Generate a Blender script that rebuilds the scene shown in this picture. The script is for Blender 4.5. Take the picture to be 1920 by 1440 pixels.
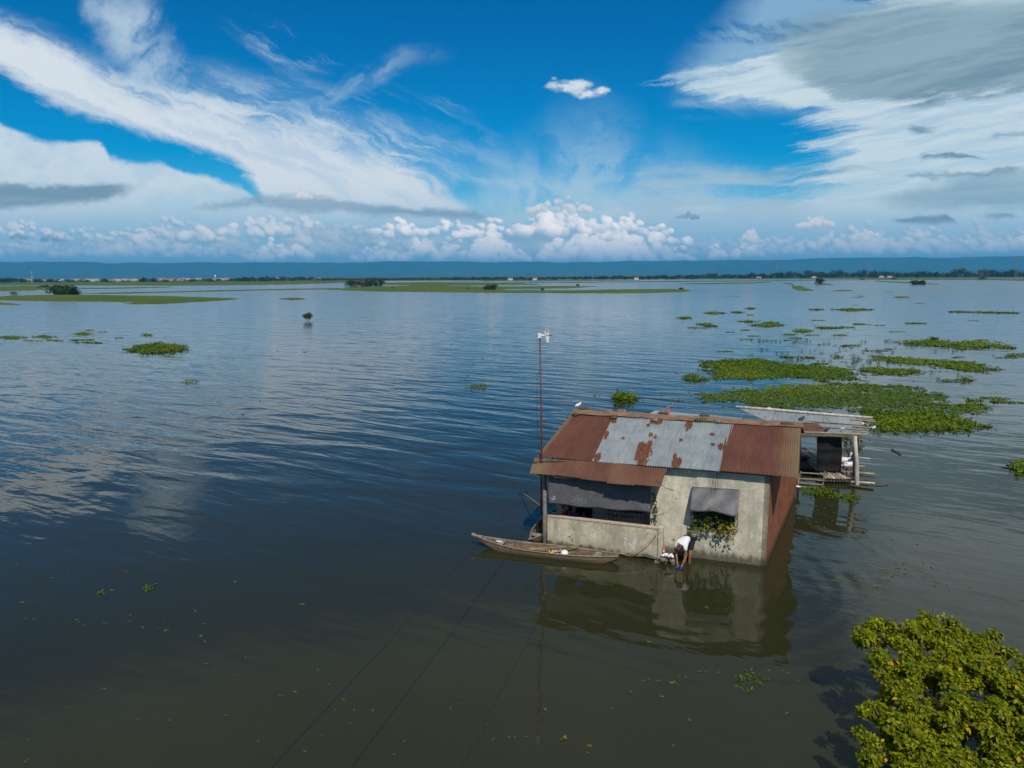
import bpy, bmesh, math, random
import numpy as np
from mathutils import Vector, Matrix
random.seed(7)
rng = np.random.default_rng(11)
for o in list(bpy.data.objects):
    bpy.data.objects.remove(o)
SC = bpy.context.scene
COL = SC.collection

# ------------------------------------------------------------------ camera
H = 9.4; F = 1331.0; YH = 516.0; ROLL = math.radians(-0.3)
TH = math.atan((720 - YH) / F)
fwd = np.array([0, math.cos(TH), -math.sin(TH)]); up0 = np.array([0, math.sin(TH), math.cos(TH)]); ex = np.array([1.0, 0, 0])
RT = math.cos(ROLL) * ex + math.sin(ROLL) * up0
UP = math.cos(ROLL) * up0 - math.sin(ROLL) * ex
CAM = np.array([0, 0, H])
cd = bpy.data.cameras.new('camera'); cam = bpy.data.objects.new('camera', cd); COL.objects.link(cam)
cd.sensor_fit = 'HORIZONTAL'; cd.sensor_width = 36; cd.lens = F / 1920 * 36
cd.clip_start = 0.1; cd.clip_end = 120000
M4 = Matrix.Identity(4)
for i in range(3):
    M4[i][0] = RT[i]; M4[i][1] = UP[i]; M4[i][2] = -fwd[i]; M4[i][3] = CAM[i]
cam.matrix_world = M4
SC.camera = cam

def ray(px, py): return fwd * F + RT * (px - 960) - UP * (py - 720)
def at(px, py, z=0.0):
    d = ray(px, py); return CAM + d * ((z - H) / d[2])
def onplane(px, py, p, n):
    d = ray(px, py); n = np.array(n); return CAM + d * (((np.array(p) - CAM) @ n) / (d @ n))
def atdist(px, py, Y):
    d = ray(px, py); return CAM + d * (Y / d[1])
def ael(px, py):
    d = ray(px, py); d = d / np.linalg.norm(d)
    return math.degrees(math.atan2(d[0], d[1])), math.degrees(math.asin(d[2]))

# ------------------------------------------------------------------ sun, exposure
SUN_EL = math.radians(50.5); SUN_AZ = math.radians(174)     # azimuth measured from +Y towards +X
sd = Vector((math.sin(SUN_AZ) * math.cos(SUN_EL), math.cos(SUN_AZ) * math.cos(SUN_EL), math.sin(SUN_EL)))
sl = bpy.data.lights.new('sun', 'SUN'); sl.energy = 3.6; sl.angle = math.radians(0.55); sl.color = (1.0, 0.94, 0.84)
so = bpy.data.objects.new('sun', sl); COL.objects.link(so)
so.rotation_euler = sd.to_track_quat('Z', 'Y').to_euler(); so.location = (0, -20, 60)
SC.view_settings.view_transform = 'Standard'; SC.view_settings.look = 'None'
SC.view_settings.exposure = 0.0; SC.view_settings.gamma = 1.0; SC.view_settings.use_curve_mapping = False
SC.cycles.max_bounces = 8; SC.cycles.transparent_max_bounces = 24; SC.cycles.volume_bounces = 0
SC.cycles.use_denoising = True; SC.cycles.caustics_reflective = False; SC.cycles.caustics_refractive = False
SC.cycles.sample_clamp_indirect = 4.0

# ------------------------------------------------------------------ node helpers
class NT:
    def __init__(s, tree): s.t = tree; s.n = tree.nodes; s.l = tree.links
    def new(s, typ, **kw):
        n = s.n.new(typ)
        for k, v in kw.items(): setattr(n, k, v)
        return n
    def put(s, sock, v):
        if v is None: return
        if isinstance(v, bpy.types.NodeSocket): s.l.new(v, sock)
        else: sock.default_value = v
    def math(s, op, a, b=None, c=None, clamp=False):
        n = s.new('ShaderNodeMath', operation=op, use_clamp=clamp)
        s.put(n.inputs[0], a); s.put(n.inputs[1], b)
        if c is not None: s.put(n.inputs[2], c)
        return n.outputs[0]
    def vmath(s, op, a, b=None, scale=None):
        n = s.new('ShaderNodeVectorMath', operation=op)
        s.put(n.inputs[0], a)
        if b is not None: s.put(n.inputs[1], b)
        if scale is not None: s.put(n.inputs['Scale'], scale)
        return n.outputs['Value'] if op in ('LENGTH', 'DISTANCE', 'DOT_PRODUCT') else n.outputs[0]
    def comb(s, x, y, z):
        n = s.new('ShaderNodeCombineXYZ')
        for i, v in enumerate((x, y, z)): s.put(n.inputs[i], v)
        return n.outputs[0]
    def sep(s, v):
        n = s.new('ShaderNodeSeparateXYZ'); s.put(n.inputs[0], v); return n.outputs
    def noise(s, vec, scale, detail=4, rough=.55, dist=0.0, lac=2.0, dims='3D'):
        n = s.new('ShaderNodeTexNoise', noise_dimensions=dims)
        s.put(n.inputs['Vector'], vec); s.put(n.inputs['Scale'], scale); s.put(n.inputs['Detail'], detail)
        s.put(n.inputs['Roughness'], rough); s.put(n.inputs['Distortion'], dist); s.put(n.inputs['Lacunarity'], lac)
        return n.outputs[0]
    def mapr(s, v, a, b, c=0.0, d=1.0, smooth=False):
        n = s.new('ShaderNodeMapRange', interpolation_type='SMOOTHSTEP' if smooth else 'LINEAR', clamp=True)
        for i, x in enumerate((v, a, b, c, d)): s.put(n.inputs[i], x)
        return n.outputs[0]
    def mix(s, f, a, b, typ='MIX'):
        n = s.new('ShaderNodeMix', data_type='RGBA', blend_type=typ, clamp_factor=True)
        s.put(n.inputs[0], f); s.put(n.inputs[6], a if isinstance(a, bpy.types.NodeSocket) else (*a, 1)[:4]); s.put(n.inputs[7], b if isinstance(b, bpy.types.NodeSocket) else (*b, 1)[:4])
        return n.outputs[2]
    def ramp(s, v, stops, interp='LINEAR'):
        n = s.new('ShaderNodeValToRGB'); cr = n.color_ramp; cr.interpolation = interp
        while len(cr.elements) < len(stops): cr.elements.new(0.5)
        for e, (p, c) in zip(cr.elements, stops): e.position = p; e.color = (*c, 1)[:4]
        s.put(n.inputs[0], v); return n.outputs[0]
    def curve(s, v, pts):
        n = s.new('ShaderNodeFloatCurve'); m = n.mapping; c = m.curves[0]
        pts = sorted(pts)
        c.points[0].location = pts[0]; c.points[1].location = pts[-1]
        for p in pts[1:-1]: c.points.new(*p)
        for p in c.points: p.handle_type = 'AUTO_CLAMPED'
        m.update(); s.put(n.inputs['Value'], v); return n.outputs[0]

# ------------------------------------------------------------------ sky
W = bpy.data.worlds.new('World'); SC.world = W; W.use_nodes = True
T = NT(W.node_tree)
for n_ in list(T.n): T.n.remove(n_)
wo = T.new('ShaderNodeOutputWorld'); bg = T.new('ShaderNodeBackground'); bg.inputs[1].default_value = 0.1
T.l.new(bg.outputs[0], wo.inputs[0])
sky = T.new('ShaderNodeTexSky', sky_type='NISHITA'); sky.sun_disc = False
sky.sun_elevation = SUN_EL; sky.sun_rotation = SUN_AZ; sky.altitude = 0; sky.air_density = 1.0; sky.dust_density = 0.3; sky.ozone_density = 4.0
hs = T.new('ShaderNodeHueSaturation'); hs.inputs['Hue'].default_value = 0.485; hs.inputs['Saturation'].default_value = 1.75; hs.inputs['Value'].default_value = 1.0
T.l.new(sky.outputs[0], hs.inputs['Color'])
D = T.new('ShaderNodeTexCoord').outputs['Generated']
dx, dy, dz = T.sep(D)
AZ = T.math('MULTIPLY', T.math('ARCTAN2', dx, dy), 180 / math.pi)
EL = T.math('MULTIPLY', T.math('ARCSINE', T.math('MINIMUM', T.math('MAXIMUM', dz, -1.0), 1.0)), 180 / math.pi)

# cloud cover is computed here as a field over azimuth / elevation and laid on the sky by direction
def hash2(ix, iy, seed):
    h = (ix * 374761393 + iy * 668265263 + seed * 974711) & 0x7fffffff
    h = ((h ^ (h >> 13)) * 1274126177) & 0x7fffffff
    return ((h ^ (h >> 16)) & 0xffff) / 65535.0
def vnoise(x, y, seed):
    ix = np.floor(x).astype(np.int64); iy = np.floor(y).astype(np.int64); fx = x - ix; fy = y - iy
    fx = fx * fx * fx * (fx * (fx * 6 - 15) + 10); fy = fy * fy * fy * (fy * (fy * 6 - 15) + 10)
    a = hash2(ix, iy, seed); b = hash2(ix + 1, iy, seed); c = hash2(ix, iy + 1, seed); d = hash2(ix + 1, iy + 1, seed)
    return (a + (b - a) * fx) * (1 - fy) + (c + (d - c) * fx) * fy
def fbm(x, y, seed, octv=6, ro=.55):
    r = 0; s = 0; am = 1.0
    for k in range(octv):
        ca, sa = math.cos(.6 * k + .3), math.sin(.6 * k + .3)
        r = r + am * vnoise((x * ca - y * sa) * 2 ** k + 17.3 * k, (x * sa + y * ca) * 2 ** k - 9.1 * k, seed + k); s += am; am *= ro
    return r / s
def sst(v, a, b):
    t = np.clip((v - a) / (b - a), 0, 1); return t * t * (3 - 2 * t)
CW, CH = 2000, 580; AZ0, AZ1, EL0, EL1 = -50.0, 50.0, -0.5, 28.5
ga, ge = np.meshgrid(np.radians(np.linspace(AZ0, AZ1, CW)), np.radians(np.linspace(EL0, EL1, CH)))
dirs = np.stack([np.sin(ga) * np.cos(ge), np.cos(ga) * np.cos(ge), np.sin(ge)], -1)
dw = np.maximum(dirs @ fwd, .2); gx = 960 + F * (dirs @ RT) / dw; gy = 720 - F * (dirs @ UP) / dw
gx = np.clip(gx, -900, 2900); gy = np.clip(gy, -500, 560)
RGB = np.zeros((CH, CW, 3)); ALP = np.zeros((CH, CW))
def lay(c, m, sl=None):
    global RGB, ALP
    c = np.array(c, float); m = np.clip(m, 0, 1)
    if sl is None: sl = (slice(None), slice(None))
    a0 = ALP[sl]; a1 = m + a0 * (1 - m)
    RGB[sl] = (c * m[..., None] + RGB[sl] * (a0 * (1 - m))[..., None]) / np.maximum(a1, 1e-5)[..., None]; ALP[sl] = a1
def crv(pts, v):
    p = np.array(sorted(pts), float); return np.interp(v, p[:, 0], p[:, 1])
w1 = fbm(gx / 150, gy / 110, 1, 7, .6) - .5; w2 = fbm(gx / 150, gy / 110, 21, 7, .6) - .5
w3 = fbm(gx / 220, gy / 45, 41, 7, .6) - .5; w4 = fbm(gx / 60, gy / 40, 51, 6, .6) - .5
X1 = gx + 130 * w1; Y1 = gy + 85 * w2                       # billowed edges
X2 = gx + 120 * w1; Y2 = gy + 34 * w3 + 10 * w4             # flat, streaky edges
dg = math.radians(24); ux = gx * math.cos(dg) + gy * math.sin(dg); uy = -gx * math.sin(dg) + gy * math.cos(dg)
st = fbm((ux + 60 * w2) / 260, (uy + 60 * w1) / 38, 61, 7, .62)        # streaks along the band
stv = fbm((gx + .5 * gy + 60 * w2) / 110, (gy + 120 * w1) / 120, 71, 7, .6)         # plumes
sth = fbm(gx / 330, gy / 32, 81, 6, .6)
fb = fbm((ux + 90 * w2) / 120, (uy + 70 * w1 + 22 * w4) / 13, 131, 6, .68)            # fine fibres
pf = fbm(gx / 70, gy / 50, 91, 7, .6)
WHT = (7.3, 7.95, 8.5); VEIL = (5.5, 6.9, 7.9); GRY = (1.75, 2.95, 3.8)
up_ = lambda pts, soft, x=X1, y=Y1: sst(y - crv(pts, x), -soft * .4, soft)      # 1 below the curve (in the picture)
dn_ = lambda pts, soft, x=X1, y=Y1: sst(crv(pts, x) - y, -soft * .4, soft)      # 1 above the curve
win = lambda a, b, s, x=X2: sst(x, a - s, a + s) * (1 - sst(x, b - s, b + s))
# thin veil over the band
m = up_([(-400, 20), (0, 34), (130, 84), (210, 118), (300, 110), (420, 128), (500, 150), (600, 160), (700, 205), (800, 250), (950, 310), (1100, 345), (1300, 345), (1450, 390), (1600, 430)], 75, X1, Y2) * (1 - sst(gx, 1180, 1480)) * dn_([(-400, 40), (0, 120), (130, 190), (250, 226), (350, 260), (430, 295), (470, 325), (600, 385), (800, 385), (860, 348), (985, 366), (1100, 398), (1300, 445), (1500, 470)], 22, gx + 50 * w1, gy + 30 * w3)
lay(VEIL, m * (.22 + .78 * sst(.45 * st + .2 * stv + .35 * fb, .36, .58)) * .9)
m = win(190, 330, 45, gx + 190 * w1 - (gy - 60) * .35) * (1 - sst(gy, 130, 190)) * sst(gy, -70, 50); lay(VEIL, m * sst(stv, .36, .66) * .8)
m = win(560, 780, 60) * dn_([(500, 260), (620, 215), (760, 130)], 30) * up_([(500, 150), (640, 130), (760, 85)], 40); lay(VEIL, m * sst(stv, .40, .72) * .5)
m = win(470, 620, 40) * (1 - sst(gy, 100, 150)) * up_([(470, -30), (620, 60)], 30); lay(VEIL, m * sst(st, .44, .7) * .55)
# fan of wisps in the middle
fx_ = (gx - 1010) / np.maximum(np.hypot(gx - 1010, gy - 470), 1); fn = fbm(fx_ * 3.2 + w1 * 2.4, np.hypot(gx - 1010, gy - 470) / 150 + w2 * 2, 101, 7, .62)
m = win(860, 1460, 90) * up_([(860, 330), (1000, 250), (1110, 170), (1200, 250), (1330, 290), (1460, 330)], 130, gx + 90 * w1, gy + 60 * w2)
lay(VEIL, m * (.25 + .75 * sst(fn, .34, .68)) * .62 * (.45 + .55 * sst(gy, 200, 380)))
m = win(700, 920, 60) * up_([(700, 150), (950, 250)], 50) * dn_([(700, 280), (950, 330)], 60); lay(VEIL, m * sst(st, .45, .75) * .5)
# broad white band
top_ = [(-400, -10), (0, 40), (60, 62), (130, 88), (165, 128), (280, 165), (400, 185), (500, 222), (600, 248), (700, 282), (780, 325), (830, 352), (868, 388), (900, 420), (1000, 470)]
bot_ = [(-400, 60), (0, 140), (130, 208), (250, 244), (350, 277), (430, 312), (470, 340), (490, 372), (520, 420), (1000, 440)]
m = up_(top_, 42, gx + 70 * w1, gy + 75 * w2 + 24 * (fb - .5)) * dn_(bot_, 24, gx + 60 * w1, gy + 46 * w2 + 30 * (fb - .5))
lay(WHT, m * (.74 + .26 * sst(.6 * st + .4 * fb, .3, .52)))
# lower left white sheet
m = up_([(-400, 200), (0, 228), (60, 254), (120, 262), (182, 268), (200, 290), (310, 302), (340, 322), (450, 345), (490, 378), (700, 398), (900, 408), (1000, 395), (1400, 385), (1920, 395), (2600, 395)], 11, gx + 50 * w1, gy + 40 * w2 + 14 * w4)
lay((6.5, 7.6, 8.3), m * (.8 + .2 * sst(pf, .3, .6)) * (1 - .3 * sst(gx, 500, 1100)))
# right hand sheet and its veil
m = up_([(1150, 190), (1240, 165), (1330, 60), (1420, -40), (1500, -200), (2900, -300)], 90, gx + 60 * w1, Y2) * sst(X2, 1200, 1330)
lay((3.1, 5.2, 7.0), m * sst(.6 * sth + .4 * fb, .3, .58) * .75 * (1 - sst(gy, 180, 230)))
le = [(-60, 1660), (20, 1620), (90, 1450), (125, 1330), (158, 1236), (180, 1330), (203, 1500), (215, 1478), (240, 1520), (290, 1500), (330, 1480), (370, 1440), (420, 1300)]
hf = fbm((gx + 120 * w1) / 150, (gy + 30 * w2 + .18 * gx) / 9, 191, 6, .66)
m = sst(gx + 90 * w1 + 50 * w4 + 190 * (hf - .5) - crv(le, gy + 40 * w2 + 22 * w3), -30, 105)
lay((6.2, 7.5, 8.1), m * (.76 + .24 * sst(.5 * sth + .5 * hf, .36, .58)))
m = win(1190, 1500, 60) * up_([(1150, 290), (1500, 330)], 40) * sst(sth, .38, .62); lay((4.6, 5.9, 6.8), m * .8)
# grey layer, upper right
m = up_([(1300, 62), (1450, 40), (1560, 12), (1700, -6), (1920, -14), (2900, -60)], 34, gx + 90 * w1, Y2) * dn_([(1300, 70), (1400, 95), (1480, 150), (1560, 187), (1700, 194), (1800, 186), (2000, 172), (2900, 150)], 20, gx + 60 * w1, gy + 30 * w3 + 22 * w4 + 40 * (hf - .5)) * sst(X2 + 160 * (hf - .5), 1330, 1580)
gm = sst(.72 * fbm((gx * .97 - gy * .25 + 60 * w1) / 420, (gy + .25 * gx) / 55, 111, 6, .6) + .28 * hf, .34, .62)[..., None]
lay(np.array((1.75, 2.9, 3.65)) * (1 - gm) + np.array((2.75, 4.15, 4.95)) * gm, m * .96)
# haze over the lowest sky
hm = sst(gy, 330, 478)[..., None]
lay(np.array((4.9, 6.7, 8.0)) * (1 - hm) + np.array((2.6, 5.1, 7.2)) * hm, sst(gy, 345, 440) * .75)
def slab(t_, b_, x0, x1, c, a=.9, soft=9, w=30):
    ys_ = gy + 26 * w3 + 16 * w4 + 7 * (fbm(gx / 14, gy / 8, 171, 4, .6) - .5); lay(c, up_(t_, soft * 1.2, gx + 60 * w1, ys_) * dn_(b_, soft * 1.5, gx + 60 * w1, ys_) * win(x0, x1, w, gx + 90 * w1) * (a - .18 * sst(sth, .35, .65)))
slab([(-400, 334), (0, 336), (260, 343), (400, 360)], [(-400, 392), (0, 386), (200, 380), (260, 354), (400, 362)], -600, 235, GRY)
slab([(300, 382), (420, 374), (600, 368), (700, 380), (950, 396), (1100, 404)], [(300, 385), (450, 391), (560, 405), (900, 412), (1100, 406)], 350, 910, (2.2, 3.6, 4.8), .88)
slab([(1300, 374), (1560, 372), (1700, 350), (1800, 332), (1920, 316), (2900, 280)], [(1300, 380), (1560, 380), (1700, 388), (1920, 396), (2900, 410)], 1660, 2900, (2.4, 4.0, 5.0), .8, 14, 70)
slab([(1690, 300), (1720, 294), (1790, 285), (1850, 300), (1900, 303)], [(1690, 303), (1720, 304), (1790, 305), (1850, 304), (1900, 304)], 1722, 1850, GRY, 1.0, 5, 12)
slab([(1690, 238), (1715, 234), (1750, 235), (1800, 240)], [(1690, 241), (1715, 248), (1750, 239), (1800, 241)], 1702, 1752, GRY, .95, 5, 8)
slab([(1800, 249), (1860, 244), (1920, 245), (2000, 248)], [(1800, 251), (1860, 252), (1920, 252), (2000, 252)], 1852, 1990, GRY, .9, 5, 10)
slab([(1650, 330), (1720, 324), (1800, 325), (1900, 321)], [(1650, 332), (1720, 333), (1800, 334), (1900, 334)], 1708, 1900, GRY, .85, 5, 12)
slab([(1300, 329), (1400, 324), (1500, 321), (1600, 315), (1700, 318)], [(1300, 332), (1400, 333), (1500, 331), (1600, 325), (1700, 322)], 1370, 1660, (2.9, 4.3, 5.2), .8, 6, 16)
# cumulus: heaped round puffs, each lit from the sun's side, farthest first
lx, ly, lz = .30, .62, .72
def puffs(items):
    for (cx, cy, r, br, sh, op) in items:
        a_, e_ = ael(cx, cy); ci = (a_ - AZ0) / (AZ1 - AZ0) * (CW - 1); cj = (e_ - EL0) / (EL1 - EL0) * (CH - 1)
        R_ = int(r / F * 57.3 / .05 * 1.35) + 3
        i0, i1, j0, j1 = int(max(0, ci - R_)), int(min(CW, ci + R_)), int(max(0, cj - R_)), int(min(CH, cj + R_))
        if i1 - i0 < 2 or j1 - j0 < 2: continue
        s_ = (slice(j0, j1), slice(i0, i1))
        nx = (gx[s_] - cx + 20 * w4[s_] * min(1, r / 16) + 10 * w1[s_]) / r; ny = -(gy[s_] - cy + 16 * w2[s_] * min(1, r / 12) + 12 * (pf[s_] - .5)) / (r * .86)
        q = nx * nx + ny * ny; nz = np.sqrt(np.clip(1 - q, 0, 1))
        lam = np.clip(nx * lx + ny * ly + nz * lz * .8 + .9 * (pf[s_] - .5), -.3, 1)
        k = sst(lam, -.05, .85)[..., None]
        c = np.array(sh) * (1 - k) + np.array(br) * k
        lay(c, (1 - sst(q, .55, 1.08)) * op, s_)
pr = np.random.default_rng(5)
def heap(cx, base, w, h, br, sh, op=.85, dens=1.0):
    out = []; n = int(18 * dens * max(1, w * h / 1500))
    for _ in range(n):
        u = pr.uniform(-1, 1); v = pr.uniform(0, 1) ** 1.1
        hh = h * (1 - abs(u) ** 1.7) * (.75 + .35 * pr.random())
        r = (h * .26) * (1.15 - .65 * v) * pr.uniform(.6, 1.25) + 2.2
        out.append((cx + u * w * (1 - .3 * v), base - v * hh, r, br, sh, op * pr.uniform(.45, .95)))
    out.sort(key=lambda t: t[1]); puffs(out)
BR1, SH1 = (11.5, 10.8, 10.6), (3.6, 5.2, 6.6); BR2, SH2 = (8.4, 8.6, 8.8), (2.9, 4.6, 5.9); BR3, SH3 = (6.4, 7.1, 7.7), (2.7, 4.5, 5.8)
for _ in range(95):
    x_ = pr.uniform(-600, 2500); heap(x_, 476 + pr.uniform(-8, 6), pr.uniform(50, 130), pr.uniform(18, 52), BR3, SH3, .5)
for x_, b_, w_, h_ in [(260, 440, 60, 26), (330, 450, 90, 45), (480, 440, 90, 40), (560, 440, 80, 38), (640, 455, 100, 40), (40, 445, 90, 32), (150, 450, 70, 28)]: heap(x_, b_, w_, h_, BR2, SH2, .75)
for x_, b_, w_, h_ in [(745, 440, 55, 34), (850, 440, 70, 32), (920, 445, 60, 38), (1000, 430, 50, 26), (1050, 440, 80, 60), (1130, 470, 75, 66), (1180, 450, 60, 46), (1240, 455, 55, 36)]: heap(x_, b_, w_, h_, BR1, SH1, .8)
slab([(500, 430), (600, 424), (700, 430), (900, 432), (1000, 440)], [(500, 450), (700, 458), (900, 456), (1000, 444)], 540, 700, (2.8, 4.5, 6.0), .75, 12, 60)
slab([(800, 432), (1000, 430), (1100, 440)], [(800, 452), (1000, 462), (1100, 446)], 900, 1050, (2.9, 4.5, 5.9), .6, 12, 50)
for x_, b_, w_, h_ in [(500, 486, 46, 44), (545, 484, 36, 34), (690, 486, 40, 32), (720, 486, 34, 40), (790, 487, 44, 46), (850, 486, 34, 50), (918, 486, 40, 66), (960, 488, 34, 34), (1050, 486, 40, 44), (1100, 488, 60, 60), (1170, 488, 64, 62), (1230, 486, 44, 44), (1275, 486, 30, 30), (1340, 482, 30, 24), (1400, 480, 34, 30)]: heap(x_, b_, w_, h_, BR1, SH1, .85, 1.2)
for x_, b_, w_, h_ in [(60, 478, 120, 26), (180, 482, 100, 30), (280, 480, 110, 44), (380, 482, 80, 34), (1480, 474, 80, 30), (1560, 470, 70, 36), (1640, 474, 80, 34), (1740, 472, 80, 42), (1830, 474, 80, 34), (1450, 478, 60, 40), (1600, 474, 60, 44), (1690, 476, 60, 34), (1910, 472, 70, 40), (2050, 474, 120, 40), (-120, 480, 120, 40)]: heap(x_, b_, w_, h_, BR2, SH2, .6)
for x_, b_, w_, h_ in [(1528, 425, 34, 22), (570, 371, 14, 18), (1050, 396, 66, 28), (1625, 446, 20, 12), (1405, 452, 22, 22)]: heap(x_, b_, w_, h_, (8.0, 8.0, 8.2), (4.6, 5.8, 6.7), .9, 1.4)
slab([(1650, 416), (1690, 404), (1730, 394), (1775, 396), (1800, 412), (1830, 416)], [(1650, 417), (1700, 420), (1780, 420), (1830, 417)], 1672, 1806, (2.1, 3.2, 4.0), .95, 6, 12)
slab([(1830, 406), (1850, 400), (1880, 396), (1900, 405), (1920, 408)], [(1830, 407), (1860, 409), (1900, 409), (1920, 409)], 1836, 1904, (2.3, 3.5, 4.4), .9, 5, 10)
for x_, b_, w_, h_ in [ (1285, 410, 24, 8), (32, 448, 18, 9), (95, 451, 24, 12)]: heap(x_, b_, w_, h_, (2.9, 4.1, 4.9), (1.7, 2.8, 3.7), .6, 1.6)
for x_, y_, rx, ry in [(1062, 163, 34, 15), (1080, 158, 22, 10), (1100, 177, 36, 11), (1125, 172, 16, 7), (1040, 148, 6, 3)]:
    q = ((gx + 40 * w4 - x_) / rx) ** 2 + ((gy + 26 * w2 + 22 * (pf - .5) - y_) / ry) ** 2
    lay((6.8, 7.7, 8.3), (1 - sst(q, .0, 1.3)) * (.35 + .65 * sst(fbm(gx / 16, gy / 9, 151, 5, .6), .3, .6)))
lay((2.4, 4.8, 7.0), sst(gy, 425, 492) * .55)
edge_ = sst(ga, math.radians(-50), math.radians(-46)) * (1 - sst(ga, math.radians(46), math.radians(50))) * (1 - sst(ge, math.radians(26), math.radians(28.4)))
ALP *= edge_
img = bpy.data.images.new('cloud_field', CW, CH, alpha=True, float_buffer=True)
img.colorspace_settings.name = 'Non-Color'; img.alpha_mode = 'CHANNEL_PACKED'
img.pixels.foreach_set(np.concatenate([RGB, ALP[..., None]], -1).astype(np.float32).ravel()); img.update()
tx = T.new('ShaderNodeTexImage', image=img, extension='CLIP', interpolation='Linear')
T.put(tx.inputs[0], T.comb(T.math('DIVIDE', T.math('SUBTRACT', AZ, AZ0), AZ1 - AZ0), T.math('DIVIDE', T.math('SUBTRACT', EL, EL0), EL1 - EL0), 0.0))
inv = T.math('DIVIDE', 1.0, T.math('ADD', T.math('MAXIMUM', dz, 0.0), 0.08))
PL = T.comb(T.math('MULTIPLY', dx, inv), T.math('MULTIPLY', dy, inv), 0.0)
zen = T.mapr(EL, 3.0, 22.0)
col = T.mix(1.0, hs.outputs[0], T.mix(zen, (.60, .92, 1.0), (.30, .60, .84)), 'MULTIPLY')
far_ = T.math('MAXIMUM', T.mapr(T.math('ABSOLUTE', AZ), 46.0, 52.0, smooth=True), T.mapr(EL, 25.0, 30.0, smooth=True))
col = T.mix(T.math('MULTIPLY', far_, T.mapr(T.noise(PL, .6, 5, .6), .25, .75, 0.25, .8, smooth=True)), col, (3.8, 4.5, 4.8))  # unseen cloud cover outside the field, added to neutralise the fill light
col = T.mix(tx.outputs['Alpha'], col, tx.outputs['Color'])
T.put(bg.inputs[0], col)
W.cycles.sampling_method = 'MANUAL'; W.cycles.sample_map_resolution = 512
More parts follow.
